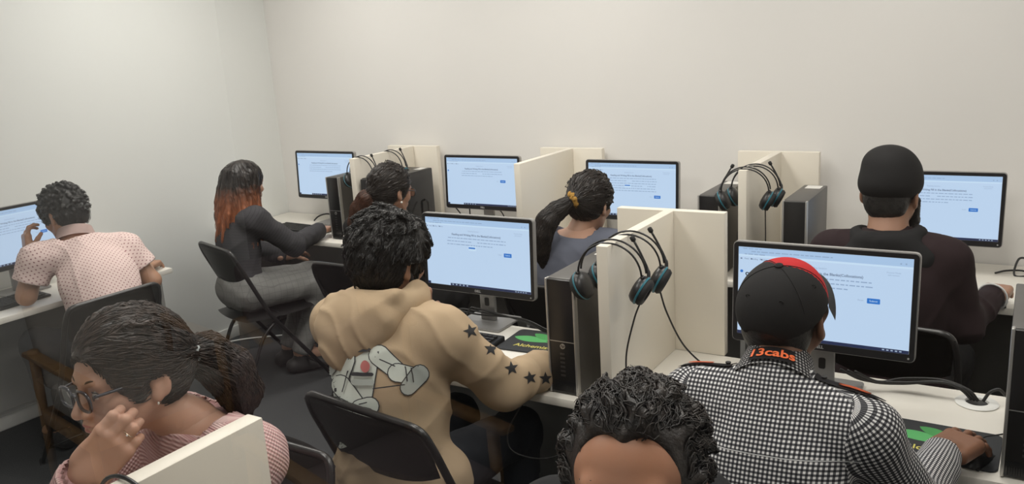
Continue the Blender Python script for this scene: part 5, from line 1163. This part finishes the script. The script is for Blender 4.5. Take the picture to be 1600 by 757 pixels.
# ================================================================== pink sweater woman, close to the glass
def build_H():
    o, w, dv = person((-1.60, 1.13), (0, -1), 'woman in a pink knit sweater and dark glasses resting her cheek on her fist')
    wr = w(*atY(134, 744, .785)); mc = w(*atY(176, 694, .825)); rgt = V(*dv(*RW[:, 0])); upv = V(*dv(*(-RW[:, 1]))); bck = V(*dv(*(-RW[:, 2])))
    J = seated(P=w(-1.60, 1.13, .565), C=w(-1.575, 1.115, .85), N=w(-1.525, 1.045, 1.03), shL=w(-1.36, 1.06, .975), shR=w(-1.70, 1.09, .985), elR=w(-1.66, .74, .775), wrR=wr, elL=w(-1.34, .84, .785), wrL=w(-1.50, .66, .785), H=w(-1.565, .95, 1.172))
    R = Rxyz(-4, -2, 3); sk = skin('rose', (.56, .335, .245), (.50, .275, .19))
    hand = dict(wr=wr, f=mc - wr, n=-bck + .25 * upv, t=-rgt, curl=((8, 100, 45), (6, 102, 45), (8, 102, 45), (12, 102, 45)), spread=.0, el=J['elR'], h=.0026, sc=1.02, fat=1.25, thumb=(.5, .1, .95, 20))
    parts, X = body_mesh(J, R, 1.04, True, hands=[hand, dict(wr=J['wrL'], f=dv(-.6, -1, 0), n=V(0, 0, -1), t=dv(-1, .3, 0), curl=REST, el=J['elL'], sc=.93)], hh=.0026, neck=.05, w=.86)
    put('body', parts, sk, o)
    # lips, brows and eyes as fine surface pieces
    b = S(J['H'] - .16, J['H'] + .16, .0024); b.ell(X(0, .099, -.0585), (.0205, .0095, .0056), .003, R); b.ell(X(0, .0975, -.0695), (.0175, .0095, .0064), .003, R); put('lips', [b.mesh()], mat('lip', (.42, .14, .13), .4), o)
    for q in (-1, 1):
        B().tube([X(q * (.014 + .034 * t), .094 - .012 * t * t, .0245 + .008 * math.sin(PI * t * .8)) for t in np.linspace(0, 1, 8)], [.002, .003, .0033, .003, .0028, .0023, .0016, .0008], 6).obj('eyebrow', hair_mat('dark_brown', None, None), o, sm=True)
        e = B().lathe([(.0005, .0115), (.006, .0105), (.0105, .005), (.0118, 0), (.0105, -.005), (.0005, -.0115)], 16, Matrix.Translation(X(q * .031, .0815, .001))).obj('eye', mat('eye_white', (.7, .68, .65), .2), o, sm=True)
        b = B(); b.lathe([(.0055, 0), (.0005, .0012)], 14, Matrix.Translation(X(q * .031, .0930, -.002)) @ Matrix(R).to_4x4() @ Matrix.Rotation(-PI / 2, 4, 'X')); b.obj('iris', mat('iris_brown', (.05, .025, .015), .2), e)
        B().tube([X(q * .031 + .0165 * math.cos(a), .0915 - .006 * abs(math.cos(a)), .001 + .0085 * math.sin(a)) for a in np.linspace(.15, PI - .15, 9)], .0014, 6).obj('eyelid_line', hair_mat('dark_brown', None, None), o, sm=True)
    glasses(X, 1.5, o, mat('glasses_navy', (.016, .018, .032), .22, spec=.6), y0=.113)
    B().lathe([(.001, -.003), (.0025, 0), (.001, .003)], 10, Matrix.Translation(X(-.086, .0, -.043))).obj('earring', mat('pearl', (.8, .77, .7), .2), o, sm=True)
    tail = [X(-.035, -.150, -.005), X(-.05, -.185, -.055), X(-.055, -.20, -.11), X(-.055, -.195, -.16)]
    hd, tl_, _ = tied_hair(J, R, 1.04, 51, (-.03, -.118, .012), tail, [.028, .046, .052, .044, .014], e=.020, h=.0034, n=30, ns=2200, nt=26, face=(0, .118, -.030, .086, .085, .106), earcut=.030)
    hm = hair_mat('warm_dark', (.014, .010, .0085), (.045, .027, .019)); put('hair', hd, hm, o); put('ponytail', tl_, hm, o)
    scrunchie(X, (-.032, -.120, .010), R, mat('hair_tie_white', (.55, .60, .60), .5), o, .030, .0055, axis=tail[0] - X(-.03, -.10, .01))
    # sweater: knit ribs that change direction on the yoke
    m = mat('pink_knit', (.62, .42, .40), .9, spec=.15); u, v = uv_sep(m); N_, L_, b = nodes(m)
    wv = math_node(m, 'SINE', math_node(m, 'MULTIPLY', v, 2 * PI / .0075)); w2 = math_node(m, 'SINE', math_node(m, 'MULTIPLY', u, 2 * PI / .005)); t = math_node(m, 'MULTIPLY_ADD', wv, .5, .5)
    L_.new(mixc(m, t, (.50, .285, .28), (.70, .50, .475)), b.inputs['Base Color']); bp = N_.new('ShaderNodeBump'); bp.inputs['Strength'].default_value = .6; bp.inputs['Distance'].default_value = .002; L_.new(math_node(m, 'ADD', wv, math_node(m, 'MULTIPLY', w2, .6)), bp.inputs['Height']); L_.new(bp.outputs['Normal'], b.inputs['Normal'])
    sh = put('knit_sweater', [shirt(J, h=.0055, e=.016, w=.88, bust=1, armr=(.054, .046, .036), folds=(.0028, 30, 8), hem=.11, neck=.075)], m, o, uvJ=J, label='pale pink ribbed knit sweater')
    rt, fw, up = spine(J); N = J['N'] - up * .02
    band = [N + rt * (.098 * math.sin(a)) + fw * (.012 + .098 * -math.cos(a)) + up * (.028 * (1 + math.cos(a)) * .5 - .035 * (1 - math.cos(a)) * .5) for a in np.linspace(0, 2 * PI, 41)[:-1]]
    d = unit(J['wrR'] - J['elR']); e1 = unit(np.cross(d, up)); e2 = np.cross(d, e1); cm = fabric('pink_cuff', (.60, .40, .38))
    def cuff(u_, v_): a = 2 * PI * u_; r = .0455 + .0022 * math.sin(22 * a) - .004 * v_; return J['wrR'] + d * (-.075 + .085 * v_) + (e1 * math.cos(a) + e2 * math.sin(a)) * r
    B().grid(cuff, 132, 6, .004).obj('cuff', cm, sh, sm=True)
    # ring on the ring finger
    g = hand; f = unit(g['f']); n = unit(g['n'] - f * (g['n'] @ f)); sd = unit(np.cross(f, n)); sd = sd if sd @ g['t'] > 0 else -sd
    a = math.radians(8); base = wr + f * .089 * 1.02 + sd * -.0105 * 1.02; dd = unit(f * math.cos(a) + n * math.sin(a) + sd * -.5 * .03); c = base + dd * .024; q1 = unit(np.cross(dd, n)); q2 = np.cross(dd, q1); gold = mat('ring_metal', (.75, .62, .48), .2, metal=1)
    rg = B().tube([c + (q1 * math.cos(t) + q2 * math.sin(t)) * .0124 for t in np.linspace(0, 2 * PI, 25)[:-1]], .0011, 6, closed=True).obj('ring', gold, o, sm=True)
    B().lathe([(.0005, -.002), (.0022, 0), (.0016, .0015)], 8, Matrix.Translation(c - n * .013)).obj('ring_stone', mat('stone', (.9, .9, .9), .05), rg)
    finish(o, J, m_dkjean, m_shoe)
build_H()

# ================================================================== dark-haired man facing the glass
def build_I():
    o, w, dv = person((-.43, 1.13), (0, -1), 'dark wavy-haired man in a black jacket facing the glass, cut at the eyebrows')
    J = seated(P=w(-.44, 1.14, .57), C=w(-.445, 1.12, .90), N=w(-.44, 1.03, 1.09), shL=w(-.25, 1.06, 1.0), shR=w(-.63, 1.07, 1.01), elL=w(-.20, .86, .79), wrL=w(-.33, .62, .785), elR=w(-.70, .88, .79), wrR=w(-.55, .62, .785), H=w(-.42, .925, 1.215))
    R = Rxyz(13, 12, 0); sk = skin('warm', (.47, .235, .145), (.40, .19, .11))
    parts, X = body_mesh(J, R, 1.04, hands=[dict(wr=J['wrR'], f=dv(.1, -1, 0), n=V(0, 0, -1), t=dv(1, 0, 0), curl=REST, el=J['elR']), dict(wr=J['wrL'], f=dv(-.1, -1, 0), n=V(0, 0, -1), t=dv(-1, 0, 0), curl=REST, el=J['elL'])], hh=.003, neck=.06)
    put('body', parts, sk, o); hm = hair_mat('black_brown', (.010, .008, .0075), (.034, .026, .022))
    def fl(p, d, q): return V(p[0] * 1.2 + .25 + q.uniform(-.5, .5), -1.0 + q.uniform(-.3, .3), .35 if p[1] > .03 else -.5)
    hp, _ = short_hair(J, R, 1.04, 61, keep=lambda p: not (p[1] > .045 and p[2] < .085 and abs(p[0]) < .074), e=.011, n=300, L=.05, r=.0070, lift=.05, ns=2600, nape=-.08, face=(0, .125, .0, .050, .088, .112), peak=.030, ymax=.13, flow=fl, wav=.9, sL=.07, h=.0033); put('hair', hp, hm, o)
    for q in (-1, 1):
        e = S(J['H'] - .16, J['H'] + .16, .0026); e.chain([X(q * .015, .0935, .026), X(q * .034, .089, .031), X(q * .052, .077, .028)], [.0028, .0036, .002], .004); put('eyebrow', [e.mesh()], hm, o)
        e = B().lathe([(.0005, .0115), (.006, .0105), (.0105, .005), (.0118, 0), (.0105, -.005), (.0005, -.0115)], 16, Matrix.Translation(X(q * .031, .0825, .001))).obj('eye', mat('eye_white', None), o, sm=True)
        b = B(); b.lathe([(.0055, 0), (.0005, .0012)], 14, Matrix.Translation(X(q * .031, .0940, -.001)) @ Matrix(R).to_4x4() @ Matrix.Rotation(-PI / 2, 4, 'X')); b.obj('iris', mat('iris_brown', None), e)
    def ex(s):
        rt, fw, up = spine(J); N = J['N']; ring = [N + rt * (.10 * math.sin(a)) + fw * (-.01 - .085 * math.cos(a)) + up * .02 for a in np.linspace(-2.3, 2.3, 15)]; s.chain(ring, [.028] * 15, .02)
    put('jacket', [shirt(J, h=.007, e=.022, w=1.0, folds=(.0035, 28, 2), hem=.12, extra=ex, cutneck=False)], m_blackcloth, o); finish(o, J, m_dkjean, m_shoe)
build_I()
# ------------------------------------------------------------------ hall behind the camera: timber armchairs that mirror in the glass
m_wood = mat('timber', (.42, .25, .11), .45, var=(7, (.34, .19, .08), .25)); m_mauve = fabric('mauve', (.24, .20, .21)); m_stone = fabric('stone', (.42, .40, .37))
def armchair(x, y, rz, label, cush):
    t = empty('armchair', (x, y, 0), rz, label, 'armchair', 'timber armchairs in the hall')
    for sx in (-1, 1):
        for y0, y1, h in ((.26, .24, .58), (-.30, -.26, .62)): B().tube([(sx * .30, y0, .0), (sx * .30, y1, h)], [.018, .022], 8).obj('leg', m_wood, t, sm=True)
        B().box((sx * .30 - .028, -.33, .58), (sx * .30 + .028, .32, .605), .008).obj('armrest', m_wood, t)
        B().box((sx * .30 - .014, -.28, .28), (sx * .30 + .014, .25, .34), .004).obj('side_rail', m_wood, t)
    for yy in (-.27, .245): B().box((-.30, yy - .014, .28), (.30, yy + .014, .34), .004).obj('cross_rail', m_wood, t)
    B().box((-.28, -.24, .33), (.28, .30, .46), .04, 3).obj('seat_cushion', cush, t)
    B().box((-.28, -.06, 0), (.28, .06, .46), .045, 3, Matrix.Translation((0, -.25, .42)) @ Matrix.Rotation(math.radians(14), 4, 'X')).obj('back_cushion', cush, t)
armchair(-2.75, -2.35, math.radians(-65), 'timber armchair with mauve cushions, faint in the glass left of the hoodie man', m_mauve)
armchair(-1.75, -1.55, math.radians(-75), 'timber armchair with mauve cushions nearest the glass, seen only as a reflection', m_mauve)
armchair(-3.35, -1.75, math.radians(-80), 'timber armchair with pale stone cushions, faint over the pink-sweater woman', m_stone)
